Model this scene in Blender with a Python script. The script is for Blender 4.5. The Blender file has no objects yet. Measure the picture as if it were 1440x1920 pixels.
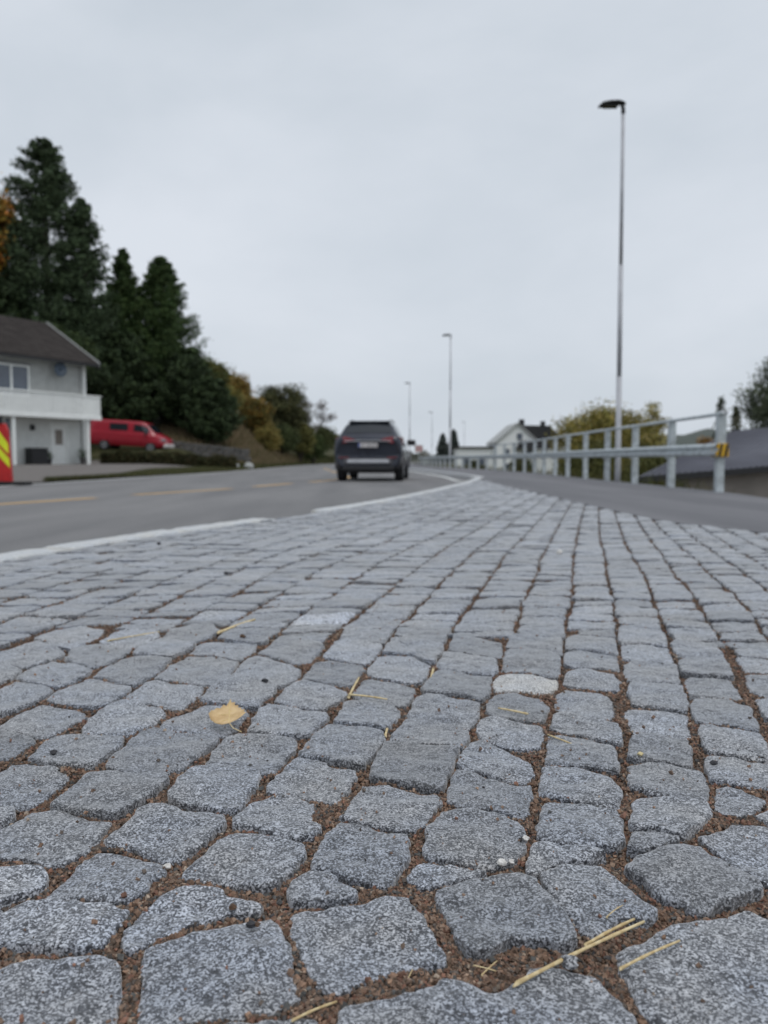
import bpy, math, random
import numpy as np
from mathutils import Vector, Matrix

random.seed(7)
R = np.random.default_rng(11)
rad = math.radians
sc = bpy.context.scene
C = sc.collection

# ------------------------------------------------------------------ camera
EYE = 0.46
cam_d = bpy.data.cameras.new('camera')
cam = bpy.data.objects.new('camera', cam_d)
C.objects.link(cam)
cam.location = (0, 0, EYE)
cam.rotation_euler = (rad(90 - 3.888), 0, 0)
cam_d.sensor_fit = 'VERTICAL'
cam_d.sensor_height = 34.6
cam_d.lens = 25.99
cam_d.clip_start = 0.02
cam_d.clip_end = 5000
cam_d.dof.use_dof = True
cam_d.dof.focus_distance = 0.97
cam_d.dof.aperture_fstop = 4.9
sc.camera = cam
sc.render.resolution_x = 768
sc.render.resolution_y = 1024

# ------------------------------------------------------------------ sky and sun (overcast)
SUN_EL, SUN_AZ = rad(66), rad(148)
w = bpy.data.worlds.new('World')
sc.world = w
w.use_nodes = True
nt = w.node_tree
nt.nodes.clear()
N, L = nt.nodes.new, nt.links.new
out = N('ShaderNodeOutputWorld'); bg = N('ShaderNodeBackground'); bg.inputs[1].default_value = 0.107
sky = N('ShaderNodeTexSky'); sky.sky_type = 'NISHITA'; sky.sun_disc = False
sky.sun_elevation = SUN_EL; sky.sun_rotation = SUN_AZ; sky.dust_density = 4.0
tc = N('ShaderNodeTexCoord'); mp = N('ShaderNodeMapping'); mp.inputs['Scale'].default_value = (1.0, 1.0, 2.2)
n1 = N('ShaderNodeTexNoise'); n1.inputs['Scale'].default_value = 1.9; n1.inputs['Detail'].default_value = 6; n1.inputs['Roughness'].default_value = .52
n1.inputs['Distortion'].default_value = 0.15
cr = N('ShaderNodeValToRGB')
cr.color_ramp.elements[0].position = .32; cr.color_ramp.elements[0].color = (5.45, 6.02, 6.65, 1)
cr.color_ramp.elements[1].position = .70; cr.color_ramp.elements[1].color = (6.95, 7.38, 8.0, 1)
mix = N('ShaderNodeMix'); mix.data_type = 'RGBA'; mix.inputs[0].default_value = .93
L(tc.outputs['Generated'], mp.inputs[0]); L(mp.outputs[0], n1.inputs['Vector']); L(n1.outputs[0], cr.inputs[0])
L(sky.outputs[0], mix.inputs[6]); L(cr.outputs[0], mix.inputs[7]); L(mix.outputs[2], bg.inputs[0]); L(bg.outputs[0], out.inputs[0])

sun_d = bpy.data.lights.new('sun', 'SUN'); sun_d.energy = 1.0; sun_d.angle = rad(28); sun_d.color = (1, .97, .93)
sun = bpy.data.objects.new('sun', sun_d); C.objects.link(sun)
sdir = Vector((math.sin(SUN_AZ) * math.cos(SUN_EL), math.cos(SUN_AZ) * math.cos(SUN_EL), math.sin(SUN_EL)))
sun.rotation_euler = sdir.to_track_quat('Z', 'Y').to_euler()
sc.view_settings.view_transform = 'Standard'; sc.view_settings.look = 'None'
sc.view_settings.exposure = 0.0; sc.view_settings.gamma = 1.0; sc.view_settings.use_curve_mapping = False
sc.cycles.use_denoising = True
sc.cycles.max_bounces = 6

# ------------------------------------------------------------------ helpers
def mesh(name, V, Fs, tone=None, smooth=False):
    """verts array, list of face arrays (each M x k)"""
    me = bpy.data.meshes.new(name)
    V = np.asarray(V, dtype=np.float32).reshape(-1, 3)
    if not isinstance(Fs, (list, tuple)) or (len(Fs) and np.ndim(Fs[0]) == 1): Fs = [Fs]
    if len(Fs) and isinstance(Fs[0], np.ndarray):
        Fs = [f for f in Fs if len(f)]
        lv = np.concatenate([f.ravel() for f in Fs]).astype(np.int32)
        cnt = np.concatenate([np.full(len(f), f.shape[1]) for f in Fs]).astype(np.int32)
    else:
        fl = Fs[0] if len(Fs) == 1 else sum(Fs, [])
        lv = np.array([i for f in fl for i in f], dtype=np.int32)
        cnt = np.array([len(f) for f in fl], dtype=np.int32)
    st = np.concatenate([[0], np.cumsum(cnt)[:-1]]).astype(np.int32)
    me.vertices.add(len(V)); me.vertices.foreach_set('co', V.ravel())
    me.loops.add(len(lv)); me.loops.foreach_set('vertex_index', lv)
    me.polygons.add(len(cnt)); me.polygons.foreach_set('loop_start', st)
    me.polygons.foreach_set('use_smooth', np.full(len(cnt), smooth))
    if tone is not None:
        t = np.asarray(tone, dtype=np.float32)
        if t.ndim == 1:
            a = me.attributes.new('tone', 'FLOAT', 'POINT'); a.data.foreach_set('value', t)
        else:
            a = me.attributes.new('tint', 'FLOAT_COLOR', 'POINT'); a.data.foreach_set('color', np.c_[t, np.ones(len(t))].astype(np.float32).ravel())
    me.update(calc_edges=True); me.validate()
    return me

def link(name, me, m=None, parent=None, **kw):
    o = bpy.data.objects.new(name, me); C.objects.link(o)
    if m is not None and me is not None and not me.materials: me.materials.append(m)
    if parent: o.parent = parent
    for k, v in kw.items(): o[k] = v
    return o

def thing(name, label, cat, loc=(0, 0, 0), rz=0, group=None, kind=None):
    o = bpy.data.objects.new(name, None); C.objects.link(o)
    o.empty_display_size = .2
    o.location = loc; o.rotation_euler = (0, 0, rz)
    o['label'] = label
    if cat: o['category'] = cat
    if group: o['group'] = group
    if kind: o['kind'] = kind
    return o

def copy_tree(o, parent=None):
    c = o.copy(); C.objects.link(c); c.parent = parent
    if parent: c.matrix_parent_inverse = o.matrix_parent_inverse
    for ch in list(o.children): copy_tree(ch, c)
    return c

class MB:
    """collects simple solids into one mesh"""
    def __init__(s): s.v = []; s.f = []
    def add(s, V, F):
        b = len(s.v); s.v += [tuple(p) for p in V]; s.f += [[i + b for i in f] for f in F]; return s
    def box(s, x0, x1, y0, y1, z0, z1, bev=0):
        V = [(x0,y0,z0),(x1,y0,z0),(x1,y1,z0),(x0,y1,z0),(x0,y0,z1),(x1,y0,z1),(x1,y1,z1),(x0,y1,z1)]
        return s.add(V, [[0,3,2,1],[4,5,6,7],[0,1,5,4],[1,2,6,5],[2,3,7,6],[3,0,4,7]])
    def prism(s, P, z0, z1):
        """P: polygon in plan, counterclockwise"""
        n = len(P)
        return s.add([(x, y, z0) for x, y in P] + [(x, y, z1) for x, y in P],
                     [list(range(n))[::-1], [n + i for i in range(n)]] + [[i, (i+1) % n, n + (i+1) % n, n + i] for i in range(n)])
    def tube(s, P, r, n=10, cap=True):
        P = [Vector(p) for p in P]
        if not isinstance(r, (list, tuple)): r = [r] * len(P)
        V = []; F = []
        up = Vector((0, 0, 1))
        for i, p in enumerate(P):
            d = (P[min(i+1, len(P)-1)] - P[max(i-1, 0)]).normalized()
            a = d.cross(up if abs(d.z) < .9 else Vector((1, 0, 0))).normalized(); b = d.cross(a)
            for k in range(n):
                t = 2 * math.pi * k / n
                V.append(p + (a * math.cos(t) + b * math.sin(t)) * r[i])
        for i in range(len(P)-1):
            for k in range(n):
                F.append([i*n+k, i*n+(k+1) % n, (i+1)*n+(k+1) % n, (i+1)*n+k])
        if cap: F.append(list(range(n))[::-1]); F.append([(len(P)-1)*n+k for k in range(n)])
        return s.add(V, F)
    def build(s, name, m, parent=None, smooth=False, bevel=0, **kw):
        me = mesh(name, np.array(s.v), [s.f] if False else s.f, smooth=smooth) if False else _pm(name, s.v, s.f, smooth)
        o = link(name, me, m, parent, **kw)
        if bevel:
            b = o.modifiers.new('b', 'BEVEL'); b.width = bevel; b.segments = 2; b.limit_method = 'ANGLE'
        return o

def _pm(name, v, f, smooth=False):
    me = bpy.data.meshes.new(name); me.from_pydata(v, [], f)
    if smooth: me.polygons.foreach_set('use_smooth', [True] * len(f))
    me.update(); return me

def hash2(ix, iy, iz, seed):
    h = (ix.astype(np.int64) * 374761393 + iy.astype(np.int64) * 668265263 + iz.astype(np.int64) * 2147483647 + seed * 144269) & 0xffffffff
    h = ((h ^ (h >> 13)) * 1274126177) & 0xffffffff
    h = ((h ^ (h >> 16)) * 2246822519) & 0xffffffff
    return ((h ^ (h >> 15)) & 0xffffff) / float(0xffffff)

def vnoise(x, y, z=0.0, seed=0):
    """smooth value noise, -1..1"""
    x = np.asarray(x, float); y = np.asarray(y, float) + 0 * x; z = np.zeros_like(x) + z
    i, j, k = np.floor(x), np.floor(y), np.floor(z)
    u, v, t = x - i, y - j, z - k
    u = u*u*(3-2*u); v = v*v*(3-2*v); t = t*t*(3-2*t)
    r = 0
    for a in (0, 1):
        for b in (0, 1):
            for c in (0, 1):
                r = r + hash2(i+a, j+b, k+c, seed) * (u if a else 1-u) * (v if b else 1-v) * (t if c else 1-t)
    return r * 2 - 1

def lerpline(P, t):
    P = np.array(P, float)
    return np.interp(t, P[:, 0], P[:, 1])

# ------------------------------------------------------------------ materials
def mat(name, col, rough=.8, metal=0, var=.12, scale=6, bump=0, bscale=200, spec=.5, coat=0, attr=None, col2=None, detail=4, bands=False):
    m = bpy.data.materials.new(name); m.use_nodes = True
    t = m.node_tree; b = t.nodes['Principled BSDF']
    b.inputs['Roughness'].default_value = rough; b.inputs['Metallic'].default_value = metal
    b.inputs['Specular IOR Level'].default_value = spec; b.inputs['Coat Weight'].default_value = coat
    co = t.nodes.new('ShaderNodeTexCoord'); n = t.nodes.new('ShaderNodeTexNoise')
    n.inputs['Scale'].default_value = scale; n.inputs['Detail'].default_value = detail
    t.links.new(co.outputs['Object'], n.inputs['Vector'])
    r = t.nodes.new('ShaderNodeValToRGB')
    c2 = col2 or tuple(c * (1 + var) for c in col)
    c1 = col if col2 else tuple(c * (1 - var) for c in col)
    r.color_ramp.elements[0].position = .35; r.color_ramp.elements[1].position = .65
    r.color_ramp.elements[0].color = (*c1, 1); r.color_ramp.elements[1].color = (*c2, 1)
    t.links.new(n.outputs[0], r.inputs[0])
    last = r.outputs[0]
    if bands:   # wear in long patches along the carriageway
        mp_ = t.nodes.new('ShaderNodeMapping'); mp_.inputs['Scale'].default_value = (1.1, .16, 1); mp_.inputs['Rotation'].default_value = (0, 0, .25)
        nb_ = t.nodes.new('ShaderNodeTexNoise'); nb_.inputs['Scale'].default_value = 1.1; nb_.inputs['Detail'].default_value = 5
        t.links.new(co.outputs['Object'], mp_.inputs[0]); t.links.new(mp_.outputs[0], nb_.inputs['Vector'])
        rb = t.nodes.new('ShaderNodeValToRGB'); rb.color_ramp.elements[0].position = .35; rb.color_ramp.elements[1].position = .65
        rb.color_ramp.elements[0].color = (.80, .80, .80, 1); rb.color_ramp.elements[1].color = (1.12, 1.11, 1.09, 1)
        mb_ = t.nodes.new('ShaderNodeMix'); mb_.data_type = 'RGBA'; mb_.blend_type = 'MULTIPLY'; mb_.inputs[0].default_value = 1
        t.links.new(nb_.outputs[0], rb.inputs[0]); t.links.new(last, mb_.inputs[6]); t.links.new(rb.outputs[0], mb_.inputs[7]); last = mb_.outputs[2]
    if attr:
        a = t.nodes.new('ShaderNodeAttribute'); a.attribute_name = attr
        mx = t.nodes.new('ShaderNodeMix'); mx.data_type = 'RGBA'; mx.blend_type = 'MULTIPLY'; mx.inputs[0].default_value = 1
        t.links.new(last, mx.inputs[6]); t.links.new(a.outputs['Color'], mx.inputs[7]); last = mx.outputs[2]
    t.links.new(last, b.inputs['Base Color'])
    if bump:
        nb = t.nodes.new('ShaderNodeTexNoise'); nb.inputs['Scale'].default_value = bscale; nb.inputs['Detail'].default_value = 3
        t.links.new(co.outputs['Object'], nb.inputs['Vector'])
        bu = t.nodes.new('ShaderNodeBump'); bu.inputs['Strength'].default_value = 1; bu.inputs['Distance'].default_value = bump
        t.links.new(nb.outputs[0], bu.inputs['Height']); t.links.new(bu.outputs[0], b.inputs['Normal'])
    return m

def granite(name, dark, mid, light, gscale=275, bump=.0009):
    m = bpy.data.materials.new(name); m.use_nodes = True
    t = m.node_tree; b = t.nodes['Principled BSDF']; nn, ll = t.nodes.new, t.links.new
    b.inputs['Roughness'].default_value = .55; b.inputs['Specular IOR Level'].default_value = .6
    b.inputs['Sheen Weight'].default_value = .6; b.inputs['Sheen Roughness'].default_value = .45
    g = nn('ShaderNodeNewGeometry')
    def noise(s, d=3, r=.6):
        n = nn('ShaderNodeTexNoise'); n.inputs['Scale'].default_value = s; n.inputs['Detail'].default_value = d; n.inputs['Roughness'].default_value = r
        ll(g.outputs['Position'], n.inputs['Vector']); return n
    def math_(op, a, c, clamp=False):
        q = nn('ShaderNodeMath'); q.operation = op; q.use_clamp = clamp
        for k, v in enumerate((a, c)):
            if isinstance(v, (int, float)): q.inputs[k].default_value = v
            else: ll(v, q.inputs[k])
        return q.outputs[0]
    n1 = noise(gscale, 4, .72)
    vo = nn('ShaderNodeTexVoronoi'); vo.inputs['Scale'].default_value = gscale * 2.1; ll(g.outputs['Position'], vo.inputs['Vector'])
    sep = nn('ShaderNodeSeparateColor'); ll(vo.outputs['Color'], sep.inputs[0])
    mixv = math_('ADD', math_('MULTIPLY', n1.outputs[0], .70), math_('MULTIPLY', sep.outputs[0], .30))
    n3 = noise(62, 4, .6)
    mixv = math_('ADD', mixv, math_('MULTIPLY', math_('SUBTRACT', n3.outputs[0], .5), .26))
    r = nn('ShaderNodeValToRGB'); e = r.color_ramp.elements
    e[0].position = .375; e[0].color = (*dark, 1); e[1].position = .675; e[1].color = (*light, 1)
    q = e.new(.475); q.color = (*mid, 1); q2 = e.new(.55); q2.color = (*[a * .55 + c * .45 for a, c in zip(mid, light)], 1)
    ll(mixv, r.inputs[0])
    a = nn('ShaderNodeAttribute'); a.attribute_name = 'tone'
    mx = nn('ShaderNodeMix'); mx.data_type = 'RGBA'; mx.blend_type = 'MULTIPLY'; mx.inputs[0].default_value = 1
    ll(r.outputs[0], mx.inputs[6]); ll(a.outputs['Fac'], mx.inputs[7])
    hv = noise(6.5, 2, .5); hm = nn('ShaderNodeMix'); hm.data_type = 'RGBA'; hm.inputs[6].default_value = (.97, 1, 1.06, 1); hm.inputs[7].default_value = (1.05, 1.01, .96, 1)
    hr = nn('ShaderNodeMapRange'); hr.inputs[1].default_value = .4; hr.inputs[2].default_value = .65; ll(hv.outputs[0], hr.inputs[0]); ll(hr.outputs[0], hm.inputs[0])
    mh = nn('ShaderNodeMix'); mh.data_type = 'RGBA'; mh.blend_type = 'MULTIPLY'; mh.inputs[0].default_value = 1; ll(mx.outputs[2], mh.inputs[6]); ll(hm.outputs[2], mh.inputs[7]); mx = mh
    # brown dust lodged in hollows
    n4 = noise(23, 5, .65)
    dm = nn('ShaderNodeValToRGB'); dm.color_ramp.elements[0].position = .62; dm.color_ramp.elements[0].color = (0, 0, 0, 1)
    dm.color_ramp.elements[1].position = .78; dm.color_ramp.elements[1].color = (.35, .35, .35, 1)
    ll(n4.outputs[0], dm.inputs[0])
    m2 = nn('ShaderNodeMix'); m2.data_type = 'RGBA'; ll(dm.outputs[0], m2.inputs[0]); ll(mx.outputs[2], m2.inputs[6]); m2.inputs[7].default_value = (.20, .17, .14, 1)
    ll(m2.outputs[2], b.inputs['Base Color'])
    nb = noise(gscale * 1.5, 4, .7); nb2 = noise(55, 3, .6)
    h = math_('ADD', math_('MULTIPLY', nb.outputs[0], .55), math_('MULTIPLY', nb2.outputs[0], 2.2))
    bu = nn('ShaderNodeBump'); bu.inputs['Strength'].default_value = 1; bu.inputs['Distance'].default_value = bump
    ll(h, bu.inputs['Height']); ll(bu.outputs[0], b.inputs['Normal'])
    return m

M = {}
M['granite'] = granite('granite', (.015, .0165, .021), (.057, .062, .074), (.46, .48, .515))
M['pale_granite'] = granite('pale_granite', (.10, .095, .09), (.33, .32, .30), (.68, .67, .64))
M['white_kerb'] = granite('white_kerb', (.20, .20, .19), (.46, .465, .455), (.72, .73, .72), 190)
M['kerb'] = granite('kerb_granite', (.07, .075, .08), (.28, .29, .31), (.6, .62, .65))
M['asphalt'] = mat('asphalt', (.125, .123, .127), .85, var=.3, scale=260, bump=.0016, bscale=240, col2=(.235, .233, .236), detail=3, bands=True)
M['path'] = mat('path_asphalt', (.105, .105, .115), .8, scale=200, bump=.0012, bscale=220, col2=(.18, .18, .195), bands=True)
M['paint_w'] = mat('white_paint', (.6, .61, .6), .6, var=.12, scale=40, bump=.0008, bscale=200)
M['paint_y'] = mat('yellow_paint', (.60, .36, .11), .6, var=.15, scale=30, bump=.0008, bscale=200)
M['dirt'] = mat('dirt', (.12, .075, .05), .95, scale=60, col2=(.22, .15, .11), bump=.004, bscale=90)
M['bed'] = mat('brown_grit', (.062, .037, .024), .95, scale=170, col2=(.165, .10, .064), bump=.004, bscale=330)
M['chips'] = mat('grit_chips', (.8, .8, .8), .85, var=.25, scale=300, attr='tint')
M['yard'] = mat('yard_gravel', (.12, .108, .10), .95, scale=30, col2=(.19, .172, .16), bump=.01, bscale=60)
M['soil'] = mat('terrain_grass', (.040, .046, .018), .95, scale=1.2, col2=(.088, .080, .034), bump=.05, bscale=20)
M['drygrass'] = mat('dry_grass', (.9, .9, .9), .95, var=.1, scale=3, attr='tint')
M['leafy'] = mat('foliage', (.9, .9, .9), .75, var=.2, scale=.9, attr='tint', spec=.3)
M['bark'] = mat('bark', (.06, .048, .038), .95, var=.3, scale=14, bump=.01, bscale=40)
M['greybark'] = mat('grey_bark', (.17, .155, .15), .95, var=.2, scale=14)
M['galv'] = mat('galvanised_steel', (.50, .545, .565), .5, metal=.2, var=.22, scale=9, bump=.0006, bscale=60)
M['lamp'] = mat('lamp_pole_steel', (.46, .47, .50), .6, metal=.0, var=.1, scale=4)
M['black'] = mat('black_plastic', (.012, .012, .014), .5, var=.2, scale=8)
M['rubber'] = mat('tyre_rubber', (.015, .015, .016), .85, var=.2, scale=30)
M['glass'] = mat('dark_glass', (.012, .016, .022), .06, var=.1, scale=3, spec=.8)
M['navy'] = mat('navy_car_paint', (.018, .022, .036), .32, metal=.5, var=.08, scale=3, coat=.7)
M['red'] = mat('red_van_paint', (.36, .010, .026), .35, var=.06, scale=3, coat=.5)
M['silver'] = mat('silver_trim', (.42, .43, .45), .35, metal=.7, var=.08, scale=10)
M['greytrim'] = mat('grey_bumper_trim', (.10, .10, .11), .55, var=.1, scale=10)
M['taillight'] = mat('tail_light_red', (.20, .012, .018), .2, var=.15, scale=8, coat=.6)
M['plate'] = mat('number_plate', (.66, .63, .62), .5, var=.04, scale=12)
M['blueband'] = mat('plate_band_blue', (.03, .08, .30), .5)
M['wall_grey'] = mat('grey_timber', (.40, .41, .40), .8, var=.08, scale=3)
M['wall_white'] = mat('white_timber', (.72, .74, .72), .7, var=.05, scale=4)
M['white'] = mat('white_paintwork', (.86, .88, .86), .6, var=.04, scale=5)
M['roof'] = mat('brown_roof', (.034, .029, .027), .95, scale=2.5, col2=(.052, .045, .042), bump=.02, bscale=14, spec=.15)
M['darkroof'] = mat('dark_roof', (.03, .03, .032), .85, var=.2, scale=3)
M['metalroof'] = mat('violet_grey_sheet', (.085, .088, .112), .6, metal=.0, var=.1, scale=1.5)
M['beige'] = mat('beige_wall', (.25, .225, .20), .9, var=.1, scale=2)
M['sat'] = mat('blue_grey_dish', (.07, .10, .14), .5)
M['signyel'] = mat('sign_yellow', (.62, .36, .02), .5, var=.08, scale=20)
M['signred'] = mat('marker_red', (.48, .012, .012), .5, var=.1, scale=8)
M['signlime'] = mat('marker_lime', (.72, .80, .02), .5, var=.05, scale=8)
M['quartz'] = mat('white_quartz', (.50, .48, .45), .6, scale=300, col2=(.78, .76, .73), bump=.0015, bscale=250)
M['straw'] = mat('straw', (.50, .37, .18), .7, var=.2, scale=120, col2=(.72, .60, .36))
M['leaf'] = mat('birch_leaf', (.50, .33, .15), .6, scale=60, col2=(.66, .48, .26), bump=.0008, bscale=180)
M['vein'] = mat('leaf_vein', (.70, .55, .25), .6)
M['pebble_dark'] = mat('dark_pebble', (.025, .025, .03), .6, var=.3, scale=200)
M['pebble_pale'] = mat('pale_pebble', (.62, .52, .28), .6, var=.2, scale=200)
M['stonewall'] = mat('grey_rubble', (.08, .078, .075), .9, scale=2.5, col2=(.13, .125, .12))
M['curtain'] = mat('window_blue_grey', (.09, .11, .145), .15, var=.1, scale=1.2, spec=.7)

# ------------------------------------------------------------------ plan of the place (metres; the eye stands at 0,0)
ROAD_Z = -0.13
LEFT = [(-9, -12.5), (0, -10.6), (10, -9.0), (17, -8.5), (27, -8.0), (38, -7.5), (60, -8), (90, -8.8), (110, -8.0), (137, -4.5), (165, 4)]      # (y, x)
KERB = [(-9, -5.2), (-1, -3.0), (1.0, -2.5), (2.4, -2.13), (3.61, -1.81), (4.69, -1.47), (5.3, -1.22), (5.87, -.96), (6.63, -.70), (8.3, -.12), (11.08, .64), (15.47, 1.66), (18.2, 2.18), (19.6, 2.38)]
PATHL = [(-9, 5.0), (-1, 4.4), (2.5, 3.25), (3.9, 2.78), (4.87, 2.44), (5.5, 2.2), (6.03, 2.1), (8.0, 2.10), (11.08, 2.14), (15.47, 2.2), (18.2, 2.3), (19.4, 2.46)]
KERB2 = [(19.6, 2.38), (20.2, 2.50), (22, 2.58), (27, 2.5), (32, 2.25), (37, 1.9), (45, 1.25), (60, -.3), (76, -.8), (95, .3), (120, 3.7), (150, 11), (165, 15.5)]
PATHR = [(-9, 4.9), (4, 4.45), (9, 4.62), (11.08, 4.93), (13, 4.97), (17, 5.03), (21, 5.1), (23, 5.2), (27, 5.36), (29, 5.36), (31, 5.3), (33, 5.22), (37, 4.98), (47, 4.05), (60, 3.1), (76, 2.75), (95, 3.7), (120, 7.1), (150, 15), (165, 20)]
Lx = lambda y: np.interp(y, [p[0] for p in LEFT], [p[1] for p in LEFT])
Gx = lambda y: np.interp(y, [p[0] for p in PATHR], [p[1] for p in PATHR])
KRx = lambda y: np.interp(y, [p[0] for p in KERB + KERB2[1:]], [p[1] for p in KERB + KERB2[1:]])
PLx = lambda y: np.interp(y, [p[0] for p in PATHL], [p[1] for p in PATHL])
sm = lambda t: np.clip(t, 0, 1) ** 2 * (3 - 2 * np.clip(t, 0, 1))

def terrain_z(x, y):
    x = np.asarray(x, float); y = np.asarray(y, float)
    l, g = Lx(y), Gx(y)
    dl = l - x; dr = x - g
    z = np.full(np.broadcast(x, y).shape, -.27)
    yard = -.13 + .33 * sm((dl - .2) / 6)
    lawn = .95 * sm((y - 44.0) / 6.5) * sm((dl - 2) / 4)
    bank = sm((y - 52) / 12) * np.clip((dl - .8) * .60, 0, 4.2)
    hill = sm((y - 56) / 30) * sm((dl - 8) / 25) * 5
    zl = yard + lawn + bank + hill
    z = np.where(dl > .3, zl, z)
    zr = -.30 - 1.75 * sm((dr - .1) / 3.6)
    z = np.where(dr > .06, zr, z)
    far = sm((y - 160) / 60)
    z = z * (1 - far) + far * (-.6 + .0 * x)
    return z

# terrain: one sheet out to the horizon
xs = np.unique(np.concatenate([np.linspace(-26, 18, 150), np.linspace(-90, -26, 60), np.linspace(18, 90, 60), np.array([-3000, -1200, -500, -250, -150, 150, 250, 500, 1200, 3000.])]))
ys = np.unique(np.concatenate([np.linspace(-12, 70, 150), np.linspace(70, 220, 80), np.array([-3000, -800, -200, -60, -25, 260, 350, 500, 900, 1800, 3500.])]))
XX, YY = np.meshgrid(xs, ys)
ZZ = terrain_z(XX, YY) + np.where((Lx(YY) - XX > 1.5) & (YY > 44) | (XX - Gx(YY) > 1), .06 * vnoise(XX * .7, YY * .7), 0)
nx, ny = len(xs), len(ys)
idx = np.arange(nx * ny).reshape(ny, nx)
quads = np.stack([idx[:-1, :-1], idx[:-1, 1:], idx[1:, 1:], idx[1:, :-1]], -1).reshape(-1, 4)
link('terrain', mesh('terrain', np.stack([XX, YY, ZZ], -1), quads, smooth=True), M['soil'], kind='structure', label='rough grassy ground either side of the road')

def strip(name, left, right, ys, z, m, parent=None, th=0, **kw):
    """sheet between two x(y) lines; th = thickness"""
    V = []; n = len(ys)
    for y in ys: V.append((float(left(y)), y, z)); V.append((float(right(y)), y, z))
    F = [[2*i, 2*i+1, 2*i+3, 2*i+2] for i in range(n-1)]
    if th:
        V += [(x, y, zz - th) for x, y, zz in V]
        F += [[2*n+2*i, 2*i, 2*i+2, 2*n+2*i+2] for i in range(n-1)] + [[2*i+1, 2*n+2*i+1, 2*n+2*i+3, 2*i+3] for i in range(n-1)]
    return link(name, _pm(name, V, F), m, parent, **kw)

yy = sorted(set(list(np.arange(-9, 40, 1.0)) + list(np.arange(40, 166, 5.0)) + [19.6]))
road = strip('road', lambda y: Lx(y) - .35, lambda y: KRx(y) - .05, yy, ROAD_Z, M['asphalt'], kind='structure', label='dark grey asphalt road curving past the cobbled island')
yp = sorted(set(list(np.arange(-9, 19, .5)) + [19.4, 19.6] + list(np.arange(20, 40, 1.0)) + list(np.arange(40, 166, 5.0))))
path = strip('footpath', lambda y: PLx(y) + .01 if y <= 19.4 else KRx(y) + .09, lambda y: Gx(y), yp, -.006, M['path'], th=.4, kind='structure', label='smooth dark asphalt footpath between cobbles and guardrail')

def ribbon(name, P, wd, z, m, parent, **kw):
    """painted line of width wd along points P, laid at height z"""
    P = np.array(P, float); d = np.gradient(P, axis=0); d /= np.linalg.norm(d, axis=1)[:, None]
    nrm = np.stack([d[:, 1], -d[:, 0]], 1) * wd / 2
    V = [(*p, z) for pair in zip(P - nrm, P + nrm) for p in pair]
    return link(name, _pm(name, V, [[2*i, 2*i+1, 2*i+3, 2*i+2] for i in range(len(P)-1)]), m, parent, **kw)

ribbon('edge_line', [(float(Lx(y)), y) for y in yy], .16, ROAD_Z + .004, M['paint_w'], road)
e2 = [(float(KRx(y)) - o, y) for y, o in [(20.3, .30), (21, .50), (22, .55), (24, .50), (27, .45), (32, .42), (37, .4), (45, .4), (60, .4), (76, .4), (95, .4), (120, .4)]]
ribbon('edge_line', e2, .16, ROAD_Z + .004, M['paint_w'], road)
for a, b in [((-7.4, 4.2), (-6.15, 7.2)), ((-5.65, 8.7), (-4.45, 11.83)), ((-4.2, 12.91), (-3.10, 15.6)), ((-2.85, 16.9), (-2.30, 19.1)), ((-1.95, 20.3), (-1.35, 22.9)),
             ((-1.15, 24.3), (-1.3, 27.2)), ((-1.5, 29.5), (-1.85, 32.5)), ((-2.2, 35.5), (-2.6, 38.5)), ((-2.95, 42), (-3.3, 45)), ((-3.8, 50), (-4.1, 54))]:
    ribbon('centre_dash', [a, ((a[0]+b[0])/2, (a[1]+b[1])/2), b], .19, ROAD_Z + .004, M['paint_y'], road)
# dirt washed against the kerb
dy = np.arange(7.5, 21.5, .25)
V = []
for y in dy: V += [(float(KRx(y)) - .05 - (.30 + .10 * float(vnoise(np.array([y * 1.3]), 3.0)[0])) * (1 if y < 20 else .5), y, ROAD_Z + .002), (float(KRx(y)) - .04, y, ROAD_Z + .010)]
link('kerb_dirt', _pm('kerb_dirt', V, [[2*i, 2*i+1, 2*i+3, 2*i+2] for i in range(len(dy)-1)]), M['dirt'], kind='stuff', label='brown dirt washed along the road side of the kerb')

# yard in front of the house and its dark edge
ys_ = np.arange(8, 46.1, 1.0); cols = 16
V = []; F = []
for j, y in enumerate(ys_):
    l = float(Lx(y)) - .38; r_ = -32.0
    # the yard closes to a tongue far off, where grass divides it from the road
    l -= 2.6 * float(sm(np.array((y - 29) / 14.)))
    for i in range(cols + 1):
        x = l + (r_ - l) * (i / cols) ** 1.5
        V.append((x, y, float(terrain_z(np.array(x), np.array(y))) + .03))
for j in range(len(ys_)-1):
    for i in range(cols):
        a = j*(cols+1)+i; F.append([a, a+cols+1, a+cols+2, a+1])
link('yard', _pm('yard', V, [f[::-1] for f in F]), M['yard'], kind='structure', label='worn grey brown gravel yard before the house')

# distant wooded ridge
pts = [(-400, 842), (300, 846), (640, 853), (760, 851), (900, 853), (1030, 847), (1150, 836), (1265, 813), (1340, 807), (1440, 800), (2000, 770)]
V = []; F = []
hx = np.linspace(-700, 900, 260)
uu = 720 + 1442 * hx / 600.
top = .46 + (862 - np.interp(uu, [p[0] for p in pts], [p[1] for p in pts])) / 1442 * 600.
prof = [(420, -.5), (470, .25), (530, .7), (600, 1.0), (700, .9), (900, .3), (1100, -.5)]
for k, (yv, f) in enumerate(prof):
    for i, xv in enumerate(hx):
        zt = top[i] * f + (1.6 * float(vnoise(np.array(xv * .06), yv * .02)) + .9 * float(vnoise(np.array(xv * .21), yv * .1, seed=3))) * (1 if f > 0 else 0)
        V.append((xv * (yv / 600.), yv, zt if f > 0 else -3))
n = len(hx)
F = [[k*n+i, k*n+i+1, (k+1)*n+i+1, (k+1)*n+i] for k in range(len(prof)-1) for i in range(n-1)]
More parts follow.
